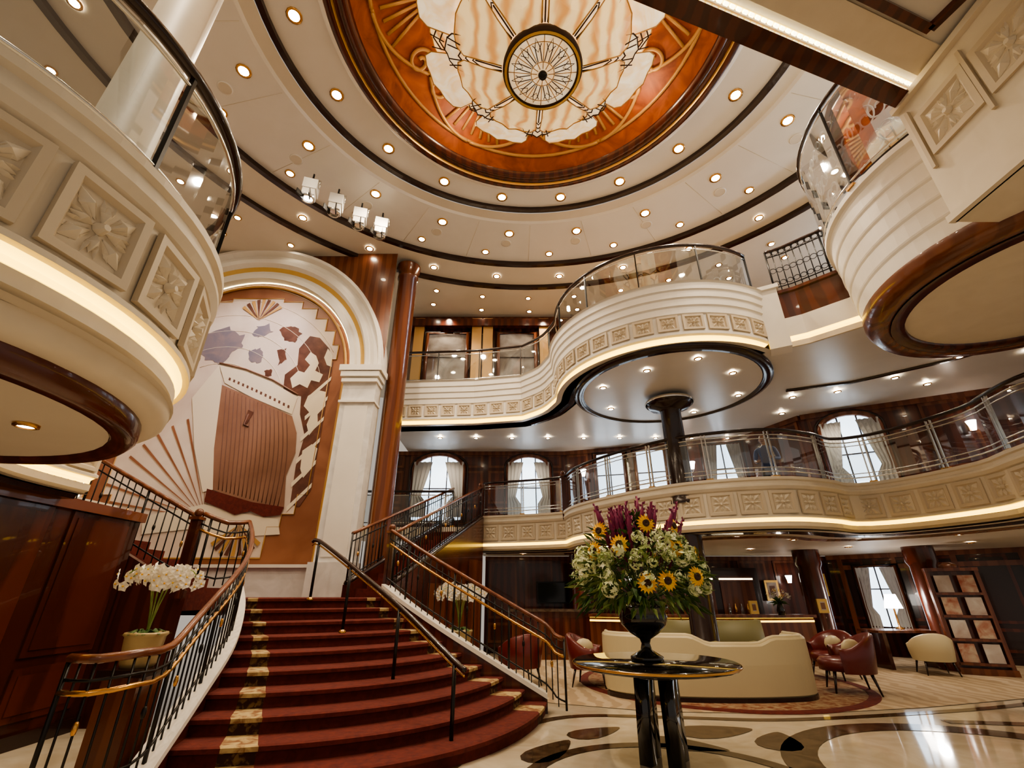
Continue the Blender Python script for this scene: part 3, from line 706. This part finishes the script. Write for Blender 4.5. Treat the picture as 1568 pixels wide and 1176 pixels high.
ironrail('stair_handrail',cat(pre+base[::4]+[base[-1],(-4.2,7.0,1.6),(-4.45,6.78,1.7)],.12),.86,.12,'black','wood2',double=True)
base=[(p[0],p[1],z+.16) for p,z in zip(Rp,Rz)]
ironrail('stair_handrail',cat([(.75,7.55,.05),(.62,7.62,.1)]+base[::4]+[base[-1]],.12),.86,.12,'black','wood2',double=True)
b=B(); bp=[(-3.1,7.75,1.42),(-2.33,7.12,1.02),(-1.42,6.42,.5),(-.62,5.75,.0)]
tp=[(p[0],p[1],p[2]+.86) for p in bp]; tp[-1]=(-.62,5.75,.84)
pp=cat([(-3.25,7.86,2.28)]+tp+[(-.5,5.62,.78)],.1)
b.tube(pp,.03,'wooddk',8); b.tube([(p[0],p[1],p[2]-.06) for p in pp],.012,'brass',6)
for p,q in zip(bp,tp): b.tube([p,q],.022,'black',8); b.lathe((p[0],p[1],p[2]),[(.05,0),(.05,.02),(.025,.04)],'brass',10)
b.build('stair_handrail')
def newel(x,y,z,h=1.15):
    b=B(); b.box((x,y,z+h*.45),(.11,.11,h*.9),'wood'); b.box((x,y,z+h*.9),(.15,.15,.04),'wood2'); b.ell((x,y,z+h*.9+.08),.06,'wood2',12,8); b.build('newel_post')
newel(-2.1,8.35,1.45); newel(-4.5,6.75,1.45); newel(1.4,12.5,3.3,1.3); newel(-.9,13.2,3.12,1.3)
f0=Vector((-2.05,8.5)); f1=Vector((-.85,13.2)); dd=(f1-f0).normalized(); ln=Vector((-dd.y,dd.x)); Ln=(f1-f0).length
b=B(); w=.88
for i in range(12):
    s0=Ln*.05+Ln*.9*i/12; a=f0+dd*s0; z=1.45+(3.12-1.45)*(i+1)/12
    e=f0+dd*(s0+Ln*.9/12+ (0.3 if i==11 else 0)); q=[a,e,e+ln*w,a+ln*w]; b.prism([tuple(p) for p in q],z-.3,z,'carpet')
b.build('staircase_flight')
b=B(); K=12
for o in(0,w):
    vs=[];fs=[]
    for i in range(K+1):
        p=f0+dd*(Ln*i/K)+ln*o; zt=1.65+(3.45-1.65)*i/K
        for oo in(-.06,.06): vs+=[(p.x+ln.x*oo,p.y+ln.y*oo,0),(p.x+ln.x*oo,p.y+ln.y*oo,zt)]
    for i in range(K):
        q=i*4; fs+=[(q,q+4,q+5,q+1),(q+2,q+3,q+7,q+6),(q+1,q+5,q+7,q+3)]
    fs.append((0,1,3,2)); fs.append((K*4,K*4+2,K*4+3,K*4+1)); b.add(vs,fs,'wood')
    b.tube([(f0.x+dd.x*Ln*i/K+ln.x*o,f0.y+dd.y*Ln*i/K+ln.y*o,1.67+1.8*i/K) for i in range(K+1)],.05,'wooddk',6)
for i in range(4):
    p=f0+dd*(Ln*(i+.5)/4)-ln*.07; hh=1.2+ .3*i; b.box((p.x,p.y,.2+hh/2),(Ln/4*.75,.02,hh),'wood2',math.atan2(dd.y,dd.x))
b.build('wall_stair_side')
ironrail('stair_handrail',[(f0.x+dd.x*Ln*i/8,f0.y+dd.y*Ln*i/8,1.66+1.8*i/8) for i in range(9)],.85,.13,'black','wood2')
ironrail('stair_handrail',[(f0.x+ln.x*w+dd.x*Ln*i/8,f0.y+ln.y*w+dd.y*Ln*i/8,1.66+1.8*i/8) for i in range(9)],.85,.13,'black','wood2')
wallseg('wall_under_landing',(-4.0,7.6),(-2.2,8.42),0,1.2,'wood','wood2',2)
b=B(); b.box((-2.6,13.2,3.0),(3.3,1.2,.24),'cream'); b.build('floor_gallery')
b=B(); rail(b,[(-4.0,12.6),(-2.8,12.6),(-1.6,12.6)],3.12,.95,sp=1.2,double=False); b.build('glass_balustrade')
b=B()
for i in range(12):
    x=-4.6-i*.28; z=1.45+(3.12-1.45)*(i+1)/12; b.box((x-.14,7.45,z-.15),(.28,1.1,.3),'carpet')
vs=[(-4.5,6.86,0),(-8,6.86,0),(-8,6.86,3.3),(-4.5,6.86,1.55),(-4.5,6.95,0),(-8,6.95,0),(-8,6.95,3.3),(-4.5,6.95,1.55)]
b.add(vs,[(0,1,2,3),(4,7,6,5),(3,2,6,7),(0,3,7,4)],'wood'); b.build('staircase_flight')
ironrail('stair_handrail',[(-4.5-3.4*i/8,6.9,1.6+1.66*i/8) for i in range(9)],.88,.13,'black','wood2')
# ================================================================== LOBBY FURNITURE
b=B(); tx,ty=1.5,5.62
b.lathe((tx,ty,0),[(0,.80),(.76,.80),(.83,.815),(.85,.84),(.83,.862),(0,.864)],'blackgl',64)
b.lathe((tx,ty,0),[(.852,.832),(.86,.842),(.852,.852)],'brass',64); b.lathe((tx,ty,0),[(.25,.72),(.3,.80)],'blackgl',32)
for k in range(4):
    q=k*pi/2+.35; b.tube([(tx+.17*math.cos(q),ty+.17*math.sin(q),.8),(tx+.19*math.cos(q),ty+.19*math.sin(q),0)],.085,'blackgl',4)
b.build('pedestal_table')
b=B(); fx,fy=1.43,5.6
b.lathe((fx,fy,.865),[(0,0),(.17,0),(.17,.04),(.13,.06),(.06,.10),(.045,.16),(.06,.20),(.16,.26),(.24,.34),(.26,.42),(.24,.47),(.28,.50),(.27,.53),(.2,.5)],'blackgl',32)
rn=random.Random(5)
def leaf(p,d,l,w,m,droop=.2):
    d=Vector(d).normalized(); up=Vector((0,0,1)); s=d.cross(up)
    if s.length<.05: s=Vector((1,0,0))
    s.normalize(); n=s.cross(d); p=Vector(p)
    v=[p,p+d*l*.4+s*w/2+n*.01,p+d*l-up*droop*l,p+d*l*.4-s*w/2+n*.01,p+d*l*.45-n*.02]
    b.add(v,[(0,1,4),(1,2,4),(2,3,4),(3,0,4)],m)
def shell(az,el,k=1.0):
    r=(.70 if el<25 else .70-.004*(el-25))*k; e=math.radians(el)
    return (fx+r*math.cos(e)*math.cos(az),fy+r*math.cos(e)*math.sin(az),1.60+(.74 if el>0 else .40)*math.sin(e)*k)
for i in range(950):
    az=rn.uniform(0,2*pi); el=rn.choice([rn.uniform(-38,30),rn.uniform(0,85)]); k=rn.uniform(.55,1.0); p=shell(az,el,k)
    d=(math.cos(az)+rn.uniform(-.5,.5),math.sin(az)+rn.uniform(-.5,.5),math.sin(math.radians(el))+rn.uniform(-.5,.3)); leaf(p,d,rn.uniform(.10,.2),rn.uniform(.03,.07),'leaf' if rn.random()<.68 else 'leaf2',rn.uniform(0,.4))
for i in range(60):
    az=rn.uniform(0,2*pi); el=rn.uniform(0,80); p=shell(az,el,.9); q=shell(az,el,1.12); b.tube([(fx,fy,1.4),p,q],.005,'leaf',4)
def cluster(c,r,m,n=26):
    for i in range(n):
        d=Vector((rn.gauss(0,1),rn.gauss(0,1),rn.gauss(0,1))).normalized(); p=Vector(c)+d*r; s=d.orthogonal().normalized(); t=d.cross(s); e=r*.48
        for k in range(2):
            a=rn.uniform(0,pi); u=s*math.cos(a)+t*math.sin(a); w=d.cross(u)
            b.add([p-u*e,p+w*e*.45+d*.008,p+u*e,p-w*e*.45+d*.008],[(0,1,2,3)],m)
for i in range(78):
    az=rn.uniform(0,2*pi); el=rn.uniform(-8,40); cluster(shell(az,el,1.0),rn.uniform(.05,.085),rn.choice(['petw','petw','petw','leaf2']))
def sunfl(c,d,r=.085):
    d=Vector(d).normalized(); s=d.orthogonal().normalized(); t=d.cross(s); c=Vector(c)
    for ring,(n,rr) in enumerate(((16,r),(14,r*.8))):
        for k in range(n):
            a=2*pi*(k+.5*ring)/n; u=s*math.cos(a)+t*math.sin(a); w=d.cross(u)
            b.add([c+u*r*.3+d*.01*ring,c+u*rr*.7+w*r*.16+d*.012,c+u*rr*1.1-d*.005,c+u*rr*.7-w*r*.16+d*.012],[(0,1,2,3)],'pety')
    vs=[];K=14
    for rr,h in((r*.40,.012),(r*.38,.028),(r*.2,.03),(0.001,.022)):
        for k in range(K): a=2*pi*k/K; vs.append(c+(s*math.cos(a)+t*math.sin(a))*rr+d*h)
    b.add(vs,[(i*K+j,i*K+(j+1)%K,(i+1)*K+(j+1)%K,(i+1)*K+j) for i in range(3) for j in range(K)],'seed')
for (dx,z,dy) in((-.46,2.14,-.30),(-.30,1.98,-.52),(.02,2.2,-.46),(.38,2.2,-.26),(-.54,1.93,-.34),(-.10,1.60,-.70),(.10,1.62,-.70),(.30,1.95,-.50),(.42,1.66,-.62),(.66,1.9,-.1),(-.15,2.3,.3),(.3,1.9,.5),(-.5,1.8,.3)):
    sunfl((fx+dx,fy+dy,z),(dx*.7,dy*1.1,.05),.095)
for i in range(40):
    az=rn.uniform(0,2*pi); ra=rn.uniform(.05,.5); x=fx+ra*math.cos(az); y=fy+ra*.8*math.sin(az); z=2.12+rn.uniform(-.05,.12)-.2*ra
    lean=Vector((math.cos(az)*ra*.9,math.sin(az)*ra*.9,1)).normalized(); h=rn.uniform(.22,.40)
    p=Vector((x,y,z)); b.tube([p-lean*.3,p,p+lean*h*.5,p+lean*h],[.004,.018,.026,.004],'petv',6)
    for k in range(14):
        q=p+lean*h*(k/14); a=rn.uniform(0,2*pi); leaf(q,(math.cos(a),math.sin(a),.8),.05,.02,'petv',0)
b.build('floral_arrangement')
def orchid(x,y,z0,ztop,s=1):
    global b
    b=B()
    b.box((x,y,.04),(.42,.42,.08),'wooddk'); b.box((x,y,z0/2),(.34,.34,z0-.08),'wood2'); b.box((x,y,z0-.03),(.42,.42,.06),'wooddk')
    b.lathe((x,y,z0),[(0,0),(.14*s,0),(.16*s,.04),(.18*s,.26),(.20*s,.28),(.19*s,.30),(.16*s,.30),(.14*s,.22),(0,.22)],'pot',28)
    for k in range(14):
        a=rn.uniform(0,2*pi); leaf((x,y,z0+.26),(math.cos(a),math.sin(a),.7),.28*s,.07*s,'leaf',.5)
    for k in range(9):
        a=2*pi*k/9+.3; R=.34*s; h=ztop-z0
        pts=[]
        for i in range(9):
            t=i/8; pts.append(Vector((x+R*t**1.6*math.cos(a)*1.0,y+R*t**1.6*math.sin(a),z0+.2+ (h-.2)*math.sin(t*pi*.66)/1.0)))
        b.tube(pts,.006,'leaf2',5)
        for i in range(4,9):
            for rep in range(3):
                c=pts[i]+Vector((rn.uniform(-.06,.06),rn.uniform(-.06,.06),rn.uniform(-.09,.03))); d=Vector((math.cos(a)+rn.uniform(-.5,.5),math.sin(a)-.6+rn.uniform(-.5,.5),-.1)).normalized()
                u0=d.orthogonal().normalized(); v0=d.cross(u0)
                for j in range(5):
                    q=2*pi*j/5; u=u0*math.cos(q)+v0*math.sin(q); w=d.cross(u); e=.052*s
                    b.add([c,c+u*e*.6+w*e*.5+d*.01,c+u*e*1.1,c+u*e*.6-w*e*.5+d*.01],[(0,1,2,3)],'petp')
                b.ell(c+d*.012,.010,'pety',6,4)
    b.build('potted_orchid')
orchid(-3.62,5.15,.86,1.74,.95); orchid(-.95,9.3,.62,1.62,1.25)
# sofa
path=cat([(1.62,9.25),(1.62,8.85),(1.95,8.5),(2.6,8.32),(3.3,8.25),(4.0,8.28),(4.6,8.42),(4.88,8.75),(4.9,9.3)],.08)
L=lengths(path); b=B()
def sm(x): x=max(0,min(1,x)); return x*x*(3-2*x)
zs=[]
for l in L:
    t=l/L[-1]; zs.append(.90-.12*sm((t-.38)/.08)+.09*sm((t-.62)/.07))
n=len(path); nr=normals(path); prof=[(.0,.07),(.02,.09),(.03,.5),(.02,None,-.03),(.0,None,0),(-.10,None,0),(-.13,None,-.03),(-.16,.42),(-.16,.07)]
vs=[];fs=[];k=len(prof)
for i in range(n):
    for pz in prof:
        o=pz[0]; z=pz[1] if pz[1] is not None else zs[i]+pz[2]; vs.append((path[i][0]+nr[i][0]*o,path[i][1]+nr[i][1]*o,z))
for i in range(n-1):
    for j in range(k-1): a=i*k+j; fs.append((a,a+k,a+k+1,a+1))
fs+= [tuple(range(k)),tuple((n-1)*k+j for j in range(k))[::-1]]; b.add(vs,fs,'sofa',False)
b.tube([(path[i][0]-nr[i][0]*.05,path[i][1]-nr[i][1]*.05,zs[i]) for i in range(n)],.035,'sofa',8)
b.sweep(path[3:-3],[(-.16,.1),(-.16,.40),(-.2,.44),(-.62,.44),(-.68,.40),(-.68,.1)],'sofa')
b.sweep(path[3:-3],[(.03,0),(.03,.07),(-.6,.07),(-.6,0)],'wooddk')
for i in range(5):
    p,t=at(path,L,L[-1]*(.2+.15*i)); nn_=Vector((t.y,-t.x)); c=(p[0]-nn_.x*.3,p[1]-nn_.y*.3,.62); b.ell(c,(.2,.1,.19),'olive',12,8)
b.build('curved_sofa')
b=B(); p2=cat([(3.2,11.3),(3.6,11.0),(4.4,10.85),(5.2,11.0),(5.5,11.5)],.1)
b.sweep(p2,[(.06,.08),(.08,.5),(.04,.98),(-.06,1.0),(-.14,.94),(-.16,.45),(-.7,.43),(-.72,.08)],'olive',smooth=True); b.sweep(p2,[(.02,0),(.02,.08),(-.6,.08),(-.6,0)],'wooddk'); b.build('curved_sofa')
def armchair(x,y,a,m='red',s=1,name='tub_armchair'):
    b=B(); ca,sa=math.cos(a),math.sin(a)
    T=lambda p:(x+s*(p[0]*ca-p[1]*sa),y+s*(p[0]*sa+p[1]*ca),p[2]*s)
    n=18; vs=[]
    for i in range(n+1):
        q=math.radians(-20+220*i/n); back=max(0,math.sin(q)); zt=.62+.22*back
        for r,z in ((.38,.28),(.41,.45),(.42+.03*back,zt-.03),(.38+.03*back,zt),(.33,zt-.04),(.30,.46),(.29,.28)):
            vs.append(T((r*math.cos(q),r*math.sin(q),z)))
    k=7; fs=[(i*k+j,(i+1)*k+j,(i+1)*k+j+1,i*k+j+1) for i in range(n) for j in range(k-1)]+[tuple(range(k))[::-1],tuple(n*k+j for j in range(k))]
    b.add(vs,fs,m,True)
    sv=[]; K=20
    for r,z in((.02,.30),(.34,.30),(.35,.42),(.30,.47),(.01,.48)):
        for j in range(K): q=2*pi*j/K; sv.append(T((r*math.cos(q),r*math.sin(q)*1.05-.04,z)))
    b.add(sv,[(i*K+j,i*K+(j+1)%K,(i+1)*K+(j+1)%K,(i+1)*K+j) for i in range(4) for j in range(K)],m,True)
    for sx,sy in((-1,-1),(1,-1),(-1,1),(1,1)): b.tube([T((sx*.24,sy*.24,.30)),T((sx*.30,sy*.30,0))],[.025*s,.012*s],'wooddk',6)
    if m=='red': 
        c=T((0.02,.12,.60)); b.ell(c,(.18,.09,.15),'sofa',10,6)
    return b.build(name)
armchair(5.75,9.15,math.radians(-110),s=1.08); armchair(1.45,9.75,math.radians(70)); armchair(.15,9.9,math.radians(200)); armchair(6.35,10.5,math.radians(-60)); armchair(8.75,11.0,math.radians(160),'sofa',.92)
b=B(); b.lathe((3.6,10.2,0),[(.2,0),(.2,.02),(.03,.05),(.03,.5),(.35,.52),(.36,.55),(0,.56)],'blackgl',28); b.build('coffee_table')
b=B(); p=cat([(1.9,12.6),(3.4,12.1),(5.4,12.0),(7.2,12.2)],.3)
b.sweep(p,[(0,0),(0,.12),(-.04,.14),(-.04,.96),(.08,1.0),(.08,1.06),(-.5,1.06),(-.5,0)],'wood2'); b.sweep(p,[(-.035,.9),(-.03,.94)],'led'); b.build('reception_desk')
b=B(); b.box((1.1,13.6,.55),(2.2,.6,1.1),'wood2'); b.box((1.1,13.55,1.12),(2.3,.72,.06),'marbledk')
for i in range(3): b.box((.45+i*.65,13.28,.55),(.5,.04,.8),'wood')
b.build('service_counter')
b=B(); b.box((5.3,14.5,1.3),(3.6,.3,1.8),'wooddk')
for i in range(3):
    b.box((4.15+i*1.15,14.33,1.9),(.95,.04,.04),'ledw'); b.box((4.15+i*1.15,14.33,1.4),(.95,.03,.85),'wood2')
    for k in range(5): b.lathe((3.8+i*1.15+k*.17,14.25,1.0),[(0,0),(.035,0),(.035,.16),(.012,.2),(.012,.26)],'brass' if k%2 else 'glass',8)
b.box((5.3,14.3,.98),(3.6,.3,.04),'wood2'); b.build('back_bar_cabinet')
b=B(); b.box((1.2,14.62,1.55),(.95,.06,.58),'black'); b.box((1.2,14.585,1.55),(.88,.01,.51),'screen'); b.build('wall_television')
def frame(x,y,z,w,h,a,m='paper'):
    b=B(); b.box((x,y,z),(w,.05,h),'gold',a); dx,dy=math.sin(a)*.02,-math.cos(a)*.02; b.box((x+dx*1.4,y+dy*1.4,z),(w-.12,.01,h-.12),m,a); b.box((x+dx*1.6,y+dy*1.6,z),(w*.4,.01,h*.45),'hull',a); b.build('framed_picture')
frame(8.9,14.6,1.75,.6,.6,0); frame(3.0,14.65,1.6,.45,.6,0); frame(7.6,14.65,1.6,.4,.55,0)
frame(7.35,12.02,1.25,.22,.3,-.2); frame(5.7,12.0,1.22,.2,.28,.1)
b=B(); b.lathe((6.3,11.95,1.06),[(0,0),(.07,0),(.09,.1),(.05,.22),(.08,.26)],'blackgl',16)
for i in range(60):
    a=rn.uniform(0,2*pi); e=rn.uniform(0,1.4); leaf((6.3,11.95,1.3),(math.cos(a)*math.cos(e),math.sin(a)*math.cos(e),math.sin(e)),rn.uniform(.15,.3),.05,'leaf' ,.3)
for i in range(26):
    a=rn.uniform(0,2*pi); e=rn.uniform(0,1.5); r=.26; cluster((6.3+r*math.cos(a)*math.cos(e),11.95+r*math.sin(a)*math.cos(e),1.34+r*math.sin(e)),.035,rn.choice(['petp','petv','pety','petw']),10)
b.build('flower_vase')
b=B(); b.box((8.9,11.9,.74),(1.5,.7,.05),'wood2'); b.box((8.3,11.9,.36),(.08,.6,.72),'wood'); b.box((9.5,11.9,.36),(.08,.6,.72),'wood'); b.box((8.9,12.15,.45),(1.2,.04,.5),'wood'); b.build('writing_desk')
b=B(); b.lathe((9.0,12.0,.77),[(.09,0),(.09,.02),(.02,.05),(.02,.45),(.05,.48)],'brass',16); b.lathe((9.0,12.0,1.2),[(.18,0),(.11,.30)],'lampw',20); b.build('table_lamp')
b=B(); bx,by=9.75,11.0; a=-.5; ca,sa=math.cos(a),math.sin(a)
b.box((bx,by,.06),(.9,.44,.12),'wood2',a); b.box((bx-.08*sa,by+.08*ca,1.05),(.84,.05,1.86),'wood2',a)
for s in(-.42,.42): b.box((bx+s*ca,by+s*sa,1.05),(.07,.2,1.9),'wood2',a)
b.box((bx,by,2.0),(.92,.24,.07),'wood2',a)
for i in range(4):
    z=.36+i*.44; b.box((bx+.06*sa,by-.06*ca,z-.17),(.8,.16,.05),'wood2',a)
    for s in(-.2,.2): b.box((bx+s*ca+.10*sa,by+s*sa-.10*ca,z+.03),(.27,.02,.34),'paper' if (i+(s>0))%2 else 'cover',a)
b.ell((bx,by,2.06),(.22,.1,.09),'wood2',12,8); b.build('brochure_rack')
for (x,y,z) in((5.0,12.55,4.75),(2.1,13.4,4.75),(8.1,14.6,1.9),(9.6,9.1,4.7),(3.5,14.65,1.9)):
    b=B(); b.box((x,y,z),(.08,.06,.2),'brass'); b.lathe((x,y-.08,z),[(.04,-.1),(.09,.1)],'lampw',12); b.build('wall_sconce')
b=B()
for i in range(4):
    x=9.6+i*.9; y=14.35-i*.87; b.box((x,y,1.27),(.12,.12,2.5),'wood2',-.77)
b.box((11,13.0,2.2),(3.8,.1,.12),'wood2',-.77); b.build('door_1')
b=B(); b.box((-5.15,4.1,1.27),(.4,.4,2.54),'wood'); b.box((-5.15,4.1,.1),(.48,.48,.2),'wooddk'); b.box((-5.15,4.1,2.4),(.48,.48,.2),'wood2'); b.build('column')
# ================================================================== PERSON on deck 2
pe=empty('person_standing'); px_,py_,pz_=5.80,10.15,3.125
J={'pel':(0,0,.95,.13),'sp':(0,0,1.12,.13),'ch':(0,.01,1.32,.15),'nk':(0,0,1.46,.06),'hd':(0,-.01,1.53,.055),
'ls':(-.19,0,1.40,.06),'le':(-.24,-.04,1.14,.043),'lw':(-.16,-.22,1.06,.03),'rs':(.19,0,1.40,.06),'re':(.25,-.02,1.13,.043),'rw':(.17,-.24,1.12,.03),
'lh':(-.10,0,.88,.09),'lk':(-.11,-.02,.50,.06),'la':(-.11,.02,.10,.04),'lt':(-.12,-.14,.04,.035),'rh':(.10,0,.88,.09),'rk':(.12,-.01,.50,.06),'ra':(.13,.03,.10,.04),'rt':(.15,-.13,.04,.035)}
ed=[('pel','sp'),('sp','ch'),('ch','nk'),('nk','hd'),('ch','ls'),('ls','le'),('le','lw'),('ch','rs'),('rs','re'),('re','rw'),('pel','lh'),('lh','lk'),('lk','la'),('la','lt'),('pel','rh'),('rh','rk'),('rk','ra'),('ra','rt')]
ks=list(J); me=D.meshes.new('body'); me.from_pydata([J[k][:3] for k in ks],[(ks.index(a),ks.index(b_)) for a,b_ in ed],[]); ob=D.objects.new('body',me); C.collection.objects.link(ob)
C.view_layer.objects.active=ob; md=ob.modifiers.new('skin','SKIN')
for i,k in enumerate(ks):
    sv=me.skin_vertices[0].data[i]; r=J[k][3]; sv.radius=(r,r*(.75 if k in('ch','sp','pel') else 1)); sv.use_root=(k=='pel')
sb=ob.modifiers.new('sub','SUBSURF'); sb.levels=2; sb.render_levels=2
m=D.materials.new('clothing'); M['cloth']=m; m.use_nodes=True; nt=m.node_tree; tc=nt.nodes.new('ShaderNodeTexCoord'); sx=nt.nodes.new('ShaderNodeSeparateXYZ'); rp=nt.nodes.new('ShaderNodeValToRGB')
nt.links.new(tc.outputs['Object'],sx.inputs[0]); dv=nt.nodes.new('ShaderNodeMath'); dv.operation='DIVIDE'; dv.inputs[1].default_value=2; nt.links.new(sx.outputs['Z'],dv.inputs[0]); nt.links.new(dv.outputs[0],rp.inputs[0]); nt.links.new(rp.outputs[0],nt.nodes['Principled BSDF'].inputs['Base Color'])
rp.color_ramp.interpolation='CONSTANT'; rp.color_ramp.elements[0].color=(.015,.012,.01,1); e=rp.color_ramp.elements; e[1].position=.04; e[1].color=(.03,.035,.05,1); q=e.new(.47); q.color=(.05,.10,.25,1); q=e.new(.735); q.color=(.45,.25,.16,1)
me.materials.append(m); ob.parent=pe
b=B(); b.ell((0,-.01,1.62),(.078,.095,.115),'skin',16,12); b.ell((0,-.108,1.61),(.012,.02,.02),'skin',8,6)
for s in(-1,1): b.ell((s*.03,-.095,1.635),(.012,.008,.008),'hair',8,6); b.ell((s*.08,0,1.615),(.012,.02,.03),'skin',8,6)
b.ell((0,-.098,1.565),(.025,.008,.006),'red',8,6); b.ell((0,.02,1.655),(.086,.098,.10),'hair',16,12); b.ell((0,.085,1.56),(.05,.04,.09),'hair',10,8)
b.build('head',pe)
b=B()
for s in(-1,1):
    w=Vector((-.16,-.22,1.06)) if s<0 else Vector((.17,-.24,1.12)); d=Vector((-s*.35,-.9,.25)).normalized(); sd=d.cross(Vector((0,0,1))).normalized()
    b.ell(w+d*.05,(.035,.045,.018),'skin',10,6)
    for k,l in enumerate((.06,.075,.08,.07)):
        o=w+d*.09+sd*(k-1.5)*.019; b.tube([o,o+d*l*.5,o+d*l*.85-Vector((0,0,.02))],[.009,.0085,.007],'skin',6)
    o=w+d*.03-sd*s*.03; b.tube([o,o+(d-sd*s).normalized()*.05],[.011,.008],'skin',6)
b.build('hands',pe)
pe.location=(px_,py_,pz_); pe.rotation_euler=(0,0,math.radians(-40))
# ================================================================== LIGHTS
WC=(1,.82,.60)
def spot(x,y,z,e,col=WC,size=120,r=.08,tgt=None):
    l=D.lights.new('downlight_lamp','SPOT'); l.energy=e; l.color=col; l.spot_size=math.radians(size); l.spot_blend=.8; l.shadow_soft_size=r
    o=D.objects.new('downlight_lamp',l); C.collection.objects.link(o); o.location=(x,y,z)
    if tgt: o.rotation_euler=(Vector(tgt)-Vector((x,y,z))).to_track_quat('-Z','Y').to_euler()
def point(x,y,z,e,col=WC,r=.1,name='lamp'):
    l=D.lights.new(name,'POINT'); l.energy=e; l.color=col; l.shadow_soft_size=r; o=D.objects.new(name,l); C.collection.objects.link(o); o.location=(x,y,z)
for i in range(10):
    q=math.radians(-40+ i*29); spot(cx+4.6*math.cos(q),cy+4.3*math.sin(q),9.78,450,size=150)
for x,y in((-6,8),(-1.5,10.5),(2,11.3),(6.5,10)): spot(x,y,9.5,200,size=140)
for q in(.6,2.2,3.8,5.4): point(cx+2.25*math.cos(q),cy+2.25*math.sin(q),9.75,20,(1,.74,.48),.1,'dome_lamp')
spot(-4.2,7.0,8.9,620,(.93,.88,1),60,.1,(-6.6,9.5,6.6))
spot(11.5,7.8,8.0,1700,(.68,.82,1),110,.4,(4,7.5,9.9))  # added cool spot without a fixture, stands in for daylight on the ceiling
for x,y in((2,12.6),(3.6,11),(5.5,10),(7.6,10.4),(9.3,9.5),(5,13),(8.4,12.6),(.6,12.9),(10.5,11.5)): spot(x,y,2.45,62,size=140)
for x,y in((-2,12.9),(.5,12.9),(3.2,12),(5.5,11),(7.2,9.6),(9.5,8)): spot(x,y,5.35,75,size=145)
for x,y in((-2,12),(1,11.8),(3.5,10.5),(5.5,9.5)): spot(x,y,9.4,70,size=140)
point(9.0,11.8,1.45,25,(1,.9,.8),.1)
spot(-3.2,2.4,2.30,9,size=150); spot(-3.6,5.2,2.45,12,size=140)
w=D.worlds.new('world'); C.scene.world=w; w.use_nodes=True; w.node_tree.nodes['Background'].inputs[0].default_value=(1,.89,.77,1); w.node_tree.nodes['Background'].inputs[1].default_value=.45
try:
    C.scene.view_settings.view_transform='AgX'; C.scene.view_settings.look='AgX - Medium High Contrast'
except Exception as e: print(e)
print('FACES',sum(len(o.data.polygons) for o in D.objects if o.type=='MESH'))
